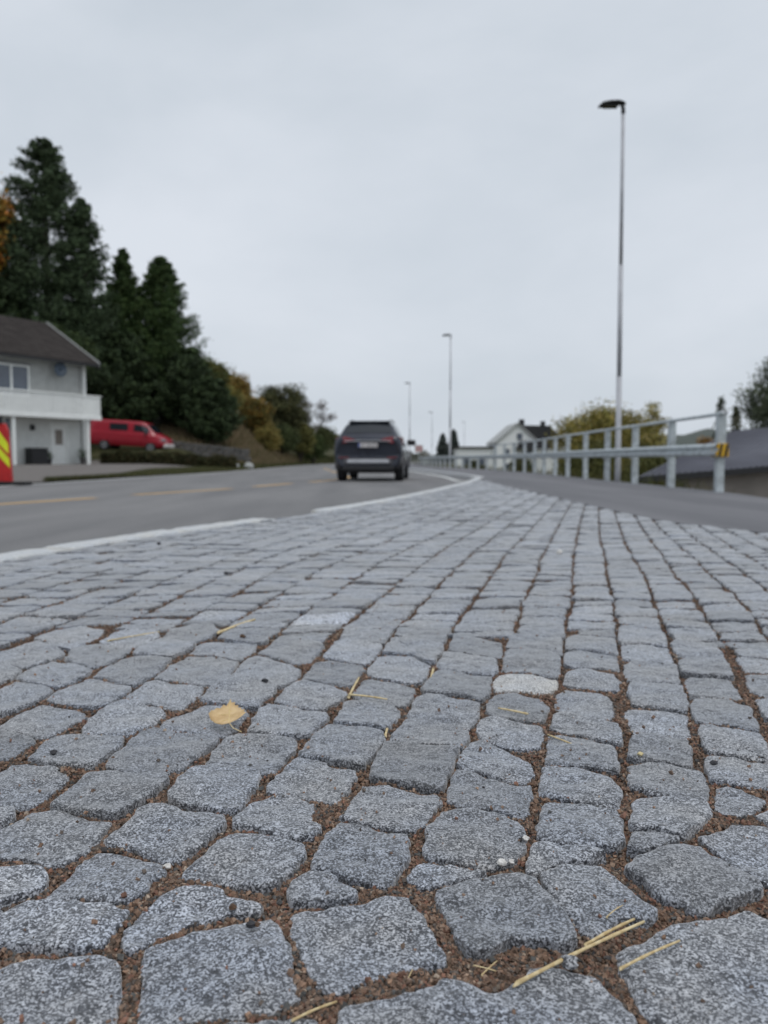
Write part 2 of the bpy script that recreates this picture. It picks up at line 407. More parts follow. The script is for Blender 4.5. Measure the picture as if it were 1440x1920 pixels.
M['ridge'] = mat('distant_forest', (.055, .070, .062), .95, scale=.05, col2=(.085, .095, .078))
link('hills', _pm('hills', V, F, True), M['ridge'], kind='structure', label='low wooded ridge on the horizon')

# ------------------------------------------------------------------ kerb of long stones, painted white where the paint has stayed
def resample(P, step):
    P = np.array(P, float); s = np.r_[0, np.cumsum(np.linalg.norm(np.diff(P, axis=0), axis=1))]
    k = max(2, int(s[-1] / step) + 1); t = np.linspace(0, s[-1], k)
    return np.c_[np.interp(t, s, P[:, 0]), np.interp(t, s, P[:, 1])]

kerb = thing('kerb', 'granite kerb painted white along the road edge of the cobbles', None, kind='structure')
kp = [(x, y) for y, x in KERB]
# smooth the plan line
kd = resample(kp, .1)
for _ in range(30): kd[1:-1] = (kd[:-2] + 2 * kd[1:-1] + kd[2:]) / 4
def kerb_stone(P, m, wd=.165, z=.005):
    P = resample(P, .045); n = len(P)
    if P[:, 1].mean() < 5.9: wd = .205
    d = np.gradient(P, axis=0); d /= np.linalg.norm(d, axis=1)[:, None]; nr = np.stack([d[:, 1], -d[:, 0]], 1)
    sec = [(-.5, -.3), (-.5, -.02), (-.47, -.006), (-.40, 0), (-.2, 0), (0, .0005), (.2, 0), (.40, 0), (.47, -.005), (.5, -.02), (.5, -.3)]
    V = []
    for i, p in enumerate(P):
        e = min(i, n-1-i); drop = .006 if e == 0 else 0
        for a, zz in sec:
            wv = .003 * float(vnoise(np.array(p[0]*31+a*9), p[1]*31, seed=5)) + .0022 * float(vnoise(np.array(p[0]*90+a*20), p[1]*90, seed=6))
            q = p + nr[i] * (a * wd + (0.003 * float(vnoise(np.array(p[0]*40), p[1]*40, seed=8)) if abs(a) > .45 else 0))
            V.append((q[0], q[1], z + zz + (wv if zz > -.05 else 0) - (drop if zz > -.1 else 0)))
    k = len(sec)
    F = [[i*k+j, i*k+j+1, (i+1)*k+j+1, (i+1)*k+j] for i in range(n-1) for j in range(k-1)] + [list(range(k))[::-1], [(n-1)*k+j for j in range(k)]]
    me = _pm('kerb_stone', V, [f[::-1] for f in F], True)
    a = me.attributes.new('tone', 'FLOAT', 'POINT'); a.data.foreach_set('value', np.full(len(V), random.uniform(.92, 1.06), dtype=np.float32))
    return link('kerb_stone', me, m, kerb)
i = 0
while i < len(kd) - 3:
    k = min(len(kd) - 1, i + random.choice([9, 10, 10, 11]))
    if len(kd) - 1 - k < 5: k = len(kd) - 1
    seg = kd[i:k+1].copy(); ym = seg[:, 1].mean()
    d0 = seg[1] - seg[0]; d0 /= np.linalg.norm(d0); seg[0] += d0 * .004; seg[-1] -= d0 * .004
    kerb_stone(seg, M['kerb'] if 5.55 < ym < 6.9 else M['white_kerb'], z=.006 + random.uniform(-.002, .002) + (-.045 if 5.55 < ym < 6.9 else 0))
    i = k
k2 = resample([(x, y) for y, x in [(19.6, 2.38), (19.9, 2.52), (20.4, 2.60), (22, 2.62), (27, 2.5), (32, 2.25), (37, 1.9), (45, 1.25), (60, -.3), (76, -.8)]], 1.0)
for i in range(len(k2)-1):
    kerb_stone(k2[i:i+2], M['white_kerb'] if k2[i, 1] < 22 else M['kerb'])

# ------------------------------------------------------------------ the cobbled island
# plan outlines (millimetres) of the setts nearest the eye, measured one by one
NEAR = """-328,576 -212,576 -227,625 -229,643 -238,672 -246,683 -261,691 -332,685 -351,674 -373,661
-214,643 -194,576 -180,587 -166,600 -141,606 -97,609 -74,625 -82,674 -88,703 -101,734 -114,750 -129,748 -184,723 -221,705 -228,695
-89,722 -77,679 -63,650 -54,636 -43,635 -26,645 -3,659 29,674 55,678 57,689 48,722 32,767 27,785 4,783 -22,772 -84,764 -94,756
56,776 66,739 70,708 86,687 109,699 123,708 157,707 177,698 186,704 186,722 183,752 174,786 168,814 159,829 143,829 94,817 65,804 55,790
173,804 180,774 192,738 198,723 208,721 225,735 239,750 264,748 281,759 282,772 272,786 265,807 256,822 248,848 225,854 199,848 173,829
161,833 173,829 200,851 236,860 263,874 258,884 198,901 182,897 161,856
275,840 284,818 289,791 306,776 311,761 322,755 355,771 405,796 411,809 404,836 386,860 378,890 346,894 289,863 274,848
392,888 396,862 409,839 421,814 440,783 515,923 487,947 449,952 414,930 386,910
214,668 216,643 216,619 221,602 221,560 360,560 431,728 388,748 372,756 359,755 345,748 316,743 287,738 264,722 241,711 216,695
-49,560 208,560 208,609 201,630 190,655 170,669 152,677 131,670 113,650 93,638 75,645 55,655 28,638 6,627 -27,625 -36,615
-342,778 -293,777 -271,774 -253,796 -256,814 -244,836 -249,848 -282,868 -319,884 -337,882 -349,860 -360,802 -361,783
-388,707 -295,703 -272,705 -263,725 -263,748 -262,764 -292,772 -340,774 -373,774 -385,764 -390,752 -397,723
-250,703 -242,697 -232,703 -220,715 -203,725 -184,743 -167,753 -126,759 -125,774 -134,778 -168,788 -177,802 -214,806 -239,790 -249,761 -259,734 -256,713
-406,741 -396,764 -390,780 -377,788 -368,807 -374,827 -387,842 -435,841 -456,836
-97,772 -67,774 -45,776 -28,783 -43,804 -59,829 -86,830 -99,814 -104,791
-60,831 -31,818 -4,804 13,811 16,831 28,857 31,888 28,919 -18,937 -56,947 -71,923 -82,878 -83,840
29,809 50,804 64,811 94,820 117,834 84,850 43,856 32,842 25,820
50,868 84,854 112,842 152,857 166,884 178,923 176,944 160,977 125,986 77,977 56,942 47,884
188,914 202,901 239,894 277,893 293,910 309,962 308,986 267,1005 237,1018 216,1017 201,971 187,923
219,1035 247,1018 288,1008 314,994 331,1047 331,1089 293,1122 250,1134 237,1122 217,1052
289,884 302,878 333,888 362,907 336,926 311,926 296,903
313,935 337,930 368,914 408,952 434,981 437,1008 383,1026 339,1018 312,944
443,977 462,969 505,997 524,1021 485,1063 467,1052 439,989
487,947 528,923 569,997 505,981 482,966
473,1083 489,1072 539,1051 578,1013 633,1112 581,1136 545,1163 509,1174 489,1152
370,1038 409,1025 441,1017 460,1059 475,1112 436,1136 400,1154 372,1142 347,1065
388,1163 425,1150 463,1130 482,1174 498,1231 455,1258 418,1253 403,1231 384,1174
424,1302 425,1263 473,1253 500,1231 523,1288 548,1363 503,1402 458,1408 441,1393
468,1417 525,1393 556,1378 589,1466 604,1537 552,1563 505,1555 479,1490
507,1571 561,1567 605,1552 628,1610 660,1709 622,1732 570,1732 541,1700 517,1631
556,1755 590,1746 661,1727 696,1857 640,1895 591,1878 568,1815
592,1884 651,1900 699,1867 745,2019 696,2064 633,2045 600,1940
548,1323 595,1302 637,1275 684,1408 660,1460 603,1460 568,1402
512,1191 556,1167 594,1152 614,1207 633,1263 590,1302 550,1310 533,1281
595,1473 654,1463 695,1456 729,1590 655,1614 627,1582
645,1635 691,1614 742,1602 777,1722 706,1760 673,1732
689,1780 733,1765 789,1746 826,1895 750,1929 719,1900
728,1501 746,1466 823,1456 881,1602 824,1622 775,1622
788,1652 832,1639 899,1635 939,1709 900,1751 859,1794 827,1780
689,1378 683,1340 744,1281 815,1424 743,1460 714,1450
617,1174 682,1142 737,1268 678,1302
246,1148 301,1136 349,1116 367,1178 373,1231 299,1268 276,1263 247,1157
307,1273 354,1248 389,1231 401,1263 410,1315 365,1346 332,1381 307,1357 287,1299
357,1363 398,1340 419,1372 440,1446 431,1501 365,1522 340,1490 316,1387
382,1548 419,1522 471,1515 491,1574 495,1622 427,1669 397,1643 370,1563
411,1691 462,1682 514,1647 548,1780 465,1835 435,1820 405,1704
502,1830 551,1789 596,1958 519,2013 476,1982 442,1846
224,1511 262,1515 326,1497 353,1537 361,1574 322,1631 275,1647 239,1614 221,1552
277,1656 322,1631 365,1602 380,1635 415,1780 385,1825 313,1851 292,1830 258,1664
334,1862 387,1835 424,1799 461,1970 394,2000 337,2000 300,1873
197,1357 229,1348 278,1329 288,1348 310,1414 298,1456 258,1494 224,1487 204,1463 189,1393
162,1236 199,1219 226,1203 260,1224 276,1288 275,1329 229,1346 200,1366 171,1343 158,1288
120,1122 152,1098 177,1081 205,1078 218,1096 225,1128 217,1152 193,1207 165,1245 140,1231 119,1180 111,1142
99,994 124,992 153,977 176,966 190,977 203,1025 208,1061 176,1078 126,1110 107,1112 95,1083 85,1008
69,1217 126,1203 142,1243 145,1281 94,1334 53,1354 38,1343 18,1281 6,1231
-18,1089 0,1079 38,1061 67,1051 83,1056 101,1112 106,1142 119,1198 69,1212 2,1221 -12,1167 -21,1102
-18,942 13,930 30,929 52,940 65,977 78,1008 74,1033 40,1047 -5,1067 -30,1061 -43,1013 -59,956
45,1348 103,1326 148,1302 171,1354 179,1433 87,1487 62,1466 41,1363
81,1497 150,1483 184,1450 206,1480 231,1614 133,1664 108,1643 75,1526
129,1669 232,1622 247,1643 260,1755 183,1820 144,1815 116,1700
184,1825 268,1751 279,1780 296,1912 211,2007 182,1994 156,1846
-55,1466 7,1430 37,1417 55,1466 65,1537 -23,1602 -45,1590 -63,1490
-31,1610 30,1574 74,1563 90,1602 104,1700 66,1780 17,1805 -16,1780 -38,1643
67,1784 97,1722 113,1722 143,1830 147,1895 55,1958 18,1940 -4,1815
65,1970 125,1929 154,1940 181,2064 74,2098 39,2064 28,1982
-49,1307 0,1288 9,1288 26,1343 31,1384 7,1430 -54,1450 -74,1433 -91,1326
-116,1163 -86,1159 -57,1142 -35,1136 -28,1142 -9,1203 2,1238 -2,1278 -37,1302 -98,1312 -110,1294 -125,1219 -133,1174
-161,1042 -128,1035 -94,1013 -67,1005 -50,1042 -48,1078 -39,1096 -40,1116 -80,1132 -93,1154 -135,1167 -161,1096 -165,1056
-184,937 -159,928 -128,910 -112,903 -85,914 -75,933 -90,947 -95,966 -93,1002 -124,1026 -151,1025 -173,1008 -184,989 -192,959 -192,952
-220,822 -188,818 -158,807 -134,801 -120,807 -104,840 -92,875 -94,890 -144,914 -166,928 -194,923 -218,863 -226,829
-308,882 -282,875 -258,857 -238,856 -226,875 -217,901 -201,952 -208,971 -268,978 -288,992 -310,994 -322,981 -328,942 -338,899
-279,1010 -227,992 -194,981 -187,997 -186,1030 -177,1056 -182,1112 -215,1120 -257,1128 -286,1118 -297,1078 -296,1021
-427,992 -392,981 -350,966 -341,981 -331,1008 -313,1047 -307,1078 -322,1096 -363,1092 -381,1100 -405,1110 -435,1106 -437,1070 -440,1042 -448,1002
-475,872 -412,858 -383,851 -364,856 -353,875 -347,897 -347,933 -350,960 -390,975 -426,989 -466,989 -473,956 -483,937 -495,910
-559,1005 -503,992 -489,997 -473,1005 -468,1030 -460,1083 -463,1102 -499,1132 -547,1148 -568,1142 -574,1122 -601,1083
-512,917 -485,942 -480,956 -481,974 -491,991 -508,989 -548,985
-622,1122 -591,1154 -577,1169 -571,1201 -568,1231 -587,1255 -656,1286 -688,1243
-506,1142 -473,1134 -436,1130 -431,1167 -423,1219 -436,1248 -504,1270 -546,1255 -551,1219 -551,1163
-413,1128 -386,1114 -351,1102 -321,1108 -303,1122 -285,1191 -273,1243 -288,1270 -352,1283 -400,1299 -417,1288 -419,1250 -423,1174 -422,1142
-379,1288 -346,1283 -278,1263 -265,1268 -255,1307 -247,1378 -260,1414 -334,1430 -358,1408 -391,1348 -389,1299
-269,1142 -259,1138 -199,1120 -180,1102 -164,1112 -148,1191 -141,1238 -156,1260 -245,1265 -258,1255 -274,1196 -273,1152
-235,1286 -217,1273 -155,1260 -129,1268 -99,1354 -104,1378 -184,1424 -228,1450 -234,1378 -234,1307
-189,1433 -139,1402 -112,1399 -73,1473 -75,1508 -168,1590 -192,1574 -213,1456
-157,1590 -71,1548 -61,1559 -41,1664 -48,1700 -131,1736 -157,1718 -179,1614
-82,1732 -48,1704 -33,1718 -4,1857 -9,1900 -92,1952 -126,1923 -142,1780
-87,1964 -27,1917 0,1923 26,2078 -74,2098 -107,2078 -118,1970
-245,1765 -198,1722 -169,1718 -159,1780 -148,1873 -166,1923 -271,1958 -291,1884 -301,1820
-316,1602 -267,1574 -225,1537 -200,1552 -180,1622 -183,1673 -244,1755 -307,1805 -327,1718 -328,1622
-323,1427 -252,1408 -239,1408 -218,1490 -218,1526 -266,1571 -329,1606 -349,1544 -355,1456
-452,1590 -388,1555 -350,1548 -330,1656 -333,1732 -404,1794 -462,1789 -482,1709 -486,1602
-405,1799 -331,1741 -311,1841 -321,1917 -437,1940 -464,1900 -464,1815
-563,1574 -512,1544 -496,1610 -489,1652 -493,1751 -592,1789 -602,1755 -622,1656 -621,1610
-591,1805 -491,1765 -473,1867 -477,1923 -551,1976 -582,1970 -605,1912 -602,1820
-475,1440 -420,1414 -388,1396 -373,1414 -360,1497 -365,1533 -482,1590 -498,1578 -509,1480
-510,1278 -464,1258 -433,1255 -414,1288 -401,1307 -394,1363 -416,1402 -497,1443 -520,1414 -526,1343 -523,1299
-617,1430 -548,1402 -521,1417 -508,1508 -513,1537 -598,1590 -628,1590 -647,1501 -647,1446
-660,1294 -590,1260 -567,1255 -546,1299 -537,1363 -548,1384 -649,1433 -667,1414 -680,1334 -682,1302
-752,1363 -694,1363 -677,1393 -664,1424 -657,1501 -668,1526 -736,1563 -767,1574 -776,1526 -803,1456
-741,1574 -683,1537 -657,1526 -647,1563 -636,1631 -642,1664 -669,1695 -760,1741 -782,1700 -787,1610
-686,1709 -638,1677 -629,1718 -615,1794 -614,1846 -710,1895 -759,1884 -762,1846 -738,1755
-915,1709 -830,1700 -792,1677 -772,1732 -758,1765 -762,1815 -821,1884 -879,1923 -902,1867 -920,1815 -939,1755
-840,1526 -794,1563 -783,1602 -788,1652 -810,1673 -862,1700 -939,1709
-829,1900 -773,1873 -766,1912 -745,1988 -761,2064 -848,2118 -899,2064 -910,1970
-695,1900 -621,1867 -606,1929 -587,1988 -615,2051 -695,2091 -728,2045 -727,1940
-555,1976 -475,1929 -454,1958 -442,2051 -476,2118 -542,2146 -584,2078 -581,1982
-341,1940 -307,1940 -281,2000 -290,2118 -365,2168 -409,2132 -428,2032
-155,1923 -126,1952 -118,2098 -208,2118 -250,2098 -272,1988
-991,1805 -935,1846 -919,1895 -908,1958 -919,2045 -963,2078 -1037,2051 -1080,1970"""
polys = []
for l in NEAR.split('\n'):
    polys.append(np.array([[float(c) / 1000 for c in q.split(',')] for q in l.split()]))
PALE = {47}
_cut = random.Random(4)
polys = [P for k_, P in enumerate(polys) if k_ == 47 or P[:, 1].mean() < 1.93 or _cut.random() < .45]
n_traced = len(polys)
def dens(P, step=.006):
    Q = np.vstack([P, P[:1]]); s_ = np.r_[0, np.cumsum(np.linalg.norm(np.diff(Q, axis=0), axis=1))]
    t_ = np.linspace(0, s_[-1], max(16, int(s_[-1] / step)), endpoint=False)
    return np.c_[np.interp(t_, s_, Q[:, 0]), np.interp(t_, s_, Q[:, 1])]
def snug(polys):
    """close the cross joints: grow every outline towards its neighbours, leaving a dark slit"""
    D = [dens(P) for P in polys]; own = np.concatenate([np.full(len(d), i) for i, d in enumerate(D)]); A = np.vstack(D); res = []
    for i, d in enumerate(D):
        O_ = A[own != i]; O_ = O_[np.abs(O_ - d.mean(0)).max(1) < .3]
        gap = np.sqrt(((d[:, None] - O_[None]) ** 2).sum(-1)).min(1) if len(O_) else np.full(len(d), .02)
        T = np.roll(d, -1, 0) - np.roll(d, 1, 0); T /= np.linalg.norm(T, axis=1)[:, None] + 1e-9; Nn = np.stack([T[:, 1], -T[:, 0]], 1)
        k_ = np.clip((d[:, 1] - .85) / .5, 0, 1); cap = .0002 + k_ * (.0004 + .0034 * Nn[:, 1] ** 2)
        g = np.minimum(cap, (gap - .0055) / 2)
        for _ in range(2): g = (np.roll(g, 1) + 2 * g + np.roll(g, -1)) / 4
        res.append(d + Nn * g[:, None])
    return res
polys = snug(polys)

# raster of ground already covered, 5 mm cells
CELL = .005; GX0, GY0, GW, GH = -2.6, -.2, 1500, 1000
cover = np.zeros((GH, GW), bool)
def inside(P, X, Y):
    c = np.zeros(X.shape, bool); n = len(P)
    for i in range(n):
        x1, y1 = P[i]; x2, y2 = P[(i+1) % n]
        if y1 == y2: continue
        k = ((y1 > Y) != (y2 > Y)) & (X < (x2-x1) * (Y-y1) / (y2-y1) + x1)
        c ^= k
    return c
def cells(P):
    x0, y0 = P.min(0); x1, y1 = P.max(0)
    i0, i1 = max(0, int((x0-GX0)/CELL)), min(GW, int((x1-GX0)/CELL)+2)
    j0, j1 = max(0, int((y0-GY0)/CELL)), min(GH, int((y1-GY0)/CELL)+2)
    if i1 <= i0 or j1 <= j0: return None
    X, Y = np.meshgrid(GX0 + (np.arange(i0, i1)+.5)*CELL, GY0 + (np.arange(j0, j1)+.5)*CELL)
    return slice(j0, j1), slice(i0, i1), inside(P, X, Y)
def mark(P):
    c = cells(P)
    if c: cover[c[0], c[1]] |= c[2]
def share(P):
    c = cells(P)
    if not c: return 0
    return (cover[c[0], c[1]] & c[2]).sum() / max(1, c[2].sum())
for P in polys: mark(P)

# courses: joints between them as x(y), straightening into lines parallel with the kerb
JO = {
 'u': [(1.98,-.59),(2.2,-.57),(2.43,-.54),(2.66,-.51),(2.89,-.49),(3.28,-.44),(3.57,-.375),(3.9,-.29)],
 'v': [(2.03,-.44),(2.24,-.42),(2.39,-.40),(2.66,-.355),(2.85,-.32),(3.13,-.28),(3.39,-.225),(3.89,-.10),(4.56,.06)],
 'w': [(1.96,-.29),(2.13,-.27),(2.43,-.22),(2.62,-.17),(2.98,-.11),(3.28,-.05),(3.78,.07),(4.19,.18),(4.56,.29)],
 'x': [(2.06,-.13),(2.23,-.085),(2.46,-.04),(2.66,.01),(2.98,.08),(3.46,.19),(3.94,.30),(4.38,.42),(4.87,.56)],
 'y': [(2.0,.02),(2.26,.08),(2.62,.16),(3.03,.25),(3.46,.355),(3.94,.47),(4.27,.575),(4.98,.76)],
 'z': [(1.96,.16),(2.26,.23),(2.62,.32),(3.13,.45),(3.71,.585),(4.01,.67),(4.47,.80),(5.48,1.08)],
 'a': [(2.02,.35),(2.48,.45),(2.98,.59),(3.57,.73),(4.19,.90),(4.9,1.09)],
 'b': [(2.06,.485),(2.48,.61),(3.13,.77),(3.71,.92),(4.8,1.21)],
 'c': [(2.02,.62),(2.48,.75),(2.93,.86),(3.71,1.07),(4.47,1.26)],
 'd': [(2.02,.75),(2.43,.86),(2.93,1.01),(3.46,1.14),(4.19,1.32),(4.8,1.49)],
 'e': [(1.98,.87),(2.31,.97),(2.69,1.08),(3.22,1.21),(3.71,1.35),(4.5,1.56)],
 'f': [(2.02,1.01),(2.31,1.11),(2.66,1.21),(3.07,1.31),(3.57,1.45),(4.69,1.73)],
 'g': [(2.0,1.15),(2.69,1.35),(2.89,1.41),(3.22,1.50),(3.71,1.62),(4.11,1.72)],
 'h': [(2.0,1.29),(2.69,1.49),(3.22,1.62),(3.46,1.69),(3.82,1.78)]}
def curve(tab):
    Y = [p[0] for p in tab]; X = [p[1] for p in tab]
    s0 = (X[1]-X[0])/(Y[1]-Y[0]) * .5; 
    def f(y):
        if y < Y[0]: return X[0] + s0 * (y - Y[0])
        if y > Y[-1]: return X[-1] + .275 * (y - Y[-1])
        return float(np.interp(y, Y, X))
    return f
def leftcurve(x0):
    def f(y):
        t = min(y, 5.3) - 2.5
        return x0 + .1 * t + (.036 * t * t if t > 0 else 0) + (.28 * (y - 5.3) if y > 5.3 else 0)
    return f
courses = [leftcurve(-.70 - .178 * k) for k in range(13, -1, -1)]
courses += [curve(JO[k]) for k in 'uvwxyzabcdefgh']
def shifted(f, d): return lambda y: f(y) + d
courses += [shifted(curve(JO['h']), .14 * k) for k in range(1, 16)]
def free_from(fa, fb, q):
    """far end of the measured setts along a line within the course"""
    last = None
    for y_ in np.arange(1.75, 2.6, .004):
        x_ = fa(y_) + (fb(y_) - fa(y_)) * q
        i_, j_ = int((x_-GX0)/CELL), int((y_-GY0)/CELL)
        if 0 <= i_ < GW and 0 <= j_ < GH and traced[j_, i_]: last = y_
    return last
traced = cover.copy()
def hit(fa, fb, y0, y1):
    for y_ in np.arange(y0, y1, .01):
        x_ = (fa(y_) + fb(y_)) / 2; i_, j_ = int((x_-GX0)/CELL), int((y_-GY0)/CELL)
        if 0 <= i_ < GW and 0 <= j_ < GH and traced[j_, i_]: return True
    return False
def pieces(P):
    """whole, then trimmed versions of a sett for an awkward corner, largest first"""
    lo, hi = P.min(0), P.max(0); res = []
    for a0 in (0, .2, .4, .55):
        for a1 in (0, .2, .4, .55):
            for b0 in (0, .2, .4, .55):
                for b1 in (0, .2, .4, .55):
                    if a0 + a1 < .7 and b0 + b1 < .7: res.append(((1-a0-a1)*(1-b0-b1), a0, a1, b0, b1))
    res.sort(key=lambda r: -r[0])
    s_ = hi - lo
    for _, a0, a1, b0, b1 in res:
        yield lo + (P - lo) * np.array([1-a0-a1, 1-b0-b1]) + s_ * np.array([a0, b0])
gen = []
rr = random.Random(5)
for k in range(len(courses) - 1):
    fa, fb = courses[k], courses[k+1]
    y = .05 + rr.uniform(0, .1); skew = 0; first = None
    while y < 19.6:
        wdt = fb(y) - fa(y)
        ln = rr.choice([.085, .095, .105, .11, .12, .13, .14]) * rr.uniform(.93, 1.07)
        gap = rr.choice([.006, .008, .009, .014]); side = rr.uniform(.007, .014)
        y1 = y + ln
        sk0, skew = skew, rr.uniform(-.012, .012)
        if first is None and y > 1.2 and hit(fa, fb, y, y + ln) and free_from(fa, fb, .5) is not None:
            first = 1
            ends = [free_from(fa, fb, q) for q in (.12, .5, .88)]
            ends = [e if e is not None else min(v for v in ends if v is not None) for e in ends]
            # begin this course just beyond the measured setts
            if max(ends) > y:
                y = (ends[0] + ends[2]) / 2 - .004; skew0 = (ends[0] - ends[2]) / 2
                y1 = y + ln; sk0 = max(-.022, min(.022, skew0))
        # corners: near-left, near-right, far-right, far-left, with bowed sides
        j = lambda s=.005: rr.uniform(-s, s)
        nl = (fa(y) + side * rr.uniform(.3, 1), y + sk0 + j()); nr = (fb(y) - side * rr.uniform(.3, 1), y - sk0 + j())
        fr = (fb(y1) - side * rr.uniform(.3, 1), y1 - skew - gap + j()); fl = (fa(y1) + side * rr.uniform(.3, 1), y1 + skew - gap + j())
        mid = lambda p, q, b: ((p[0]+q[0])/2 + (q[1]-p[1]) * b, (p[1]+q[1])/2 - (q[0]-p[0]) * b)
        P = np.array([nl, mid(nl, nr, rr.uniform(-.01, .05)), nr, mid(nr, fr, rr.uniform(-.02, .04)), fr, mid(fr, fl, rr.uniform(-.01, .05)), fl, mid(fl, nl, rr.uniform(-.02, .04))])
        y = y1
        cx, cy = P.mean(0)
        if cx < KRx(cy) + .09 - .07 or cx > PLx(cy) - .02: continue
        # trim against kerb and footpath
        P[:, 0] = np.maximum(P[:, 0], [float(KRx(v)) + (.112 if v < 5.9 else .09) + rr.uniform(0, .006) for v in P[:, 1]])
        P[:, 0] = np.minimum(P[:, 0], [float(PLx(v)) - .004 - rr.uniform(0, .006) for v in P[:, 1]])
        if (P[:, 0].max() - P[:, 0].min()) < .05: continue
        if cy < 3 and share(P) > .12:
            if share(P) > .93: continue
            for Q_ in pieces(P):
                if share(Q_) < .07: break
            else: continue
            P = Q_
        if cy < 4.7: mark(P)
        gen.append(P)
polys += gen

def chaikin(P, n):
    for _ in range(n):
        Q = np.roll(P, -1, 0)
        P = np.stack([P * .84 + Q * .16, P * .16 + Q * .84], 1).reshape(-1, 2)
    return P
def ring_resample(P, n):
    Q = np.vstack([P, P[:1]]); s = np.r_[0, np.cumsum(np.linalg.norm(np.diff(Q, axis=0), axis=1))]
    t = np.linspace(0, s[-1], n, endpoint=False)
    return np.c_[np.interp(t, s, Q[:, 0]), np.interp(t, s, Q[:, 1])]

def sett(P, idx):
    """one cleft granite sett: uneven top, worn arris, rough sides"""
    c = P.mean(0); dist = math.hypot(*c)
    if dist < 1.0: n, core, ed = 150, 22, 9
    elif dist < 1.5: n, core, ed = 100, 14, 8
    elif dist < 2.4: n, core, ed = 64, 9, 6
    elif dist < 4: n, core, ed = 36, 4, 5
    elif dist < 7: n, core, ed = 20, 2, 4
    else: n, core, ed = 12, 1, 3
    r_ = np.random.default_rng(idx + 100)
    # straighten between corners is kept, corners worn round
    O = P if idx < n_traced else (chaikin(P, 2) if n > 12 else P)
    O = ring_resample(O, n)
    T = np.roll(O, -1, 0) - np.roll(O, 1, 0); T /= np.linalg.norm(T, axis=1)[:, None] + 1e-9
    Nn = np.stack([T[:, 1], -T[:, 0]], 1)
    sd = idx * 7 % 1000
    O = O + Nn * (vnoise(O[:, 0]*55, O[:, 1]*55, sd) * .0028 + vnoise(O[:, 0]*160, O[:, 1]*160, sd) * .0016)[:, None] * (1 if dist < 4 else 0)
    size = math.sqrt(abs(np.sum(O[:, 0]*np.roll(O[:, 1], -1) - np.roll(O[:, 0], -1)*O[:, 1]))/2)
    rad_ = min(.0065, size * .07) * r_.uniform(.6, 1.4)       # width of the worn arris
    c = O.mean(0)
    rad1 = rad_ if dist < 2.2 else .010
    rad_ = (rad1 * (1 + .75 * vnoise(O[:, 0]*38, O[:, 1]*38, sd + 5)))[:, None]
    rings = []; zz = []
    inner = c + (O - Nn * rad_ - c)
    for k in range(1, core + 1):
        rings.append(c + (inner - c) * (k / core) ** .9); zz.append(np.zeros(n))
    dep = rad_[:, 0] * r_.uniform(.35, .6)
    for k in range(1, ed + 1):
        a = (math.pi / 2) * k / ed
        rings.append(O - Nn * rad_ * (1 - math.sin(a))); zz.append(-dep * (1 - math.cos(a)))
    for dd, off in ((.006, .0006), (.014, .0005), (.026, -.001), (.05, -.004)):
        rings.append(O + Nn * off); zz.append(-dep - dd)
    XY = np.vstack([c[None]] + rings); Z = np.concatenate([[0]] + zz)
    dx, dy_ = XY[:, 0]-c[0], XY[:, 1]-c[1]
    tilt = r_.normal(0, .017, 2)
    Zt = r_.normal(0, .0022) + tilt[0]*dx + tilt[1]*dy_
    Zt = Zt + vnoise(XY[:, 0]*16, XY[:, 1]*16, sd) * .0030 + vnoise(XY[:, 0]*42, XY[:, 1]*42, sd+1) * .0019
    if dist < 2.4: Zt = Zt + vnoise(XY[:, 0]*120, XY[:, 1]*120, sd+2) * .0006 + vnoise(XY[:, 0]*300, XY[:, 1]*300, sd+3) * .00035
    Z = Z + Zt
    if dist < 2.4:   # rough cleft flanks
        k = np.where(Z < -.004, 1, .3) * .0011
        nz = vnoise(XY[:, 0]*190, XY[:, 1]*190, Z*190 + sd) * k
        NN = np.vstack([[0, 0]] + [Nn] * len(rings)); XY = XY + NN * nz[:, None]
    nr = len(rings)
    a = np.arange(n); b = (a + 1) % n
    tri = np.stack([np.zeros(n, int), 1 + a, 1 + b], 1)
    base = 1 + np.arange(nr - 1)[:, None] * n
    qd = np.stack([base + a, base + n + a, base + n + b, base + b], -1).reshape(-1, 4)
    V = np.c_[XY, Z]
    tone = r_.normal(1.0, .17) if dist > .9 else r_.normal(1., .12)
    return V, tri, qd, np.full(len(V), np.clip(tone, .68, 1.4))

paving = thing('cobbled_paving', 'wedge of grey granite cobbles set in courses with brown grit joints', None, kind='structure')
def px_size(P):
    c = P.mean(0); a = abs(np.sum(P[:, 0]*np.roll(P[:, 1], -1) - np.roll(P[:, 0], -1)*P[:, 1]))/2
    d = max(.3, c[1]); seen = abs(c[0]) < .50 * d + .05 and c[1] > .5
    return (a / d**3) if seen else 0
order = sorted(range(len(polys)), key=lambda i: -px_size(polys[i]))
single = set(order[:300])
VV, T3, Q4, TT, off = [], [], [], [], 0
for i, P in enumerate(polys):
    V, tri, qd, tone = sett(P, i)
    if i in PALE: tone = tone * 0 + 1.0
    ce_ = P.mean(0)
    for px_, py_, tv in ((-.17, 2.18, 2.1), (-.44, 2.26, 1.45), (.66, 2.28, 1.4), (.24, 2.55, 1.3)):
        if abs(ce_[0]-px_) < .075 and abs(ce_[1]-py_) < .07: tone = tone * 0 + tv
    if i in single:
        o = link('paving_stone', mesh('paving_stone', V, [tri, qd], tone, smooth=True), M['pale_granite'] if i in PALE else M['granite'], paving)
        if i in PALE: o['label'] = 'pale cream granite sett among the grey ones'
    else:
        VV.append(V); T3.append(tri + off); Q4.append(qd + off); TT.append(tone); off += len(V)
link('paving_stones_beyond', mesh('paving_stones_beyond', np.vstack(VV), [np.vstack(T3), np.vstack(Q4)], np.concatenate(TT), smooth=True), M['granite'], paving, kind='stuff')
print('setts', len(polys), 'single', len(single))

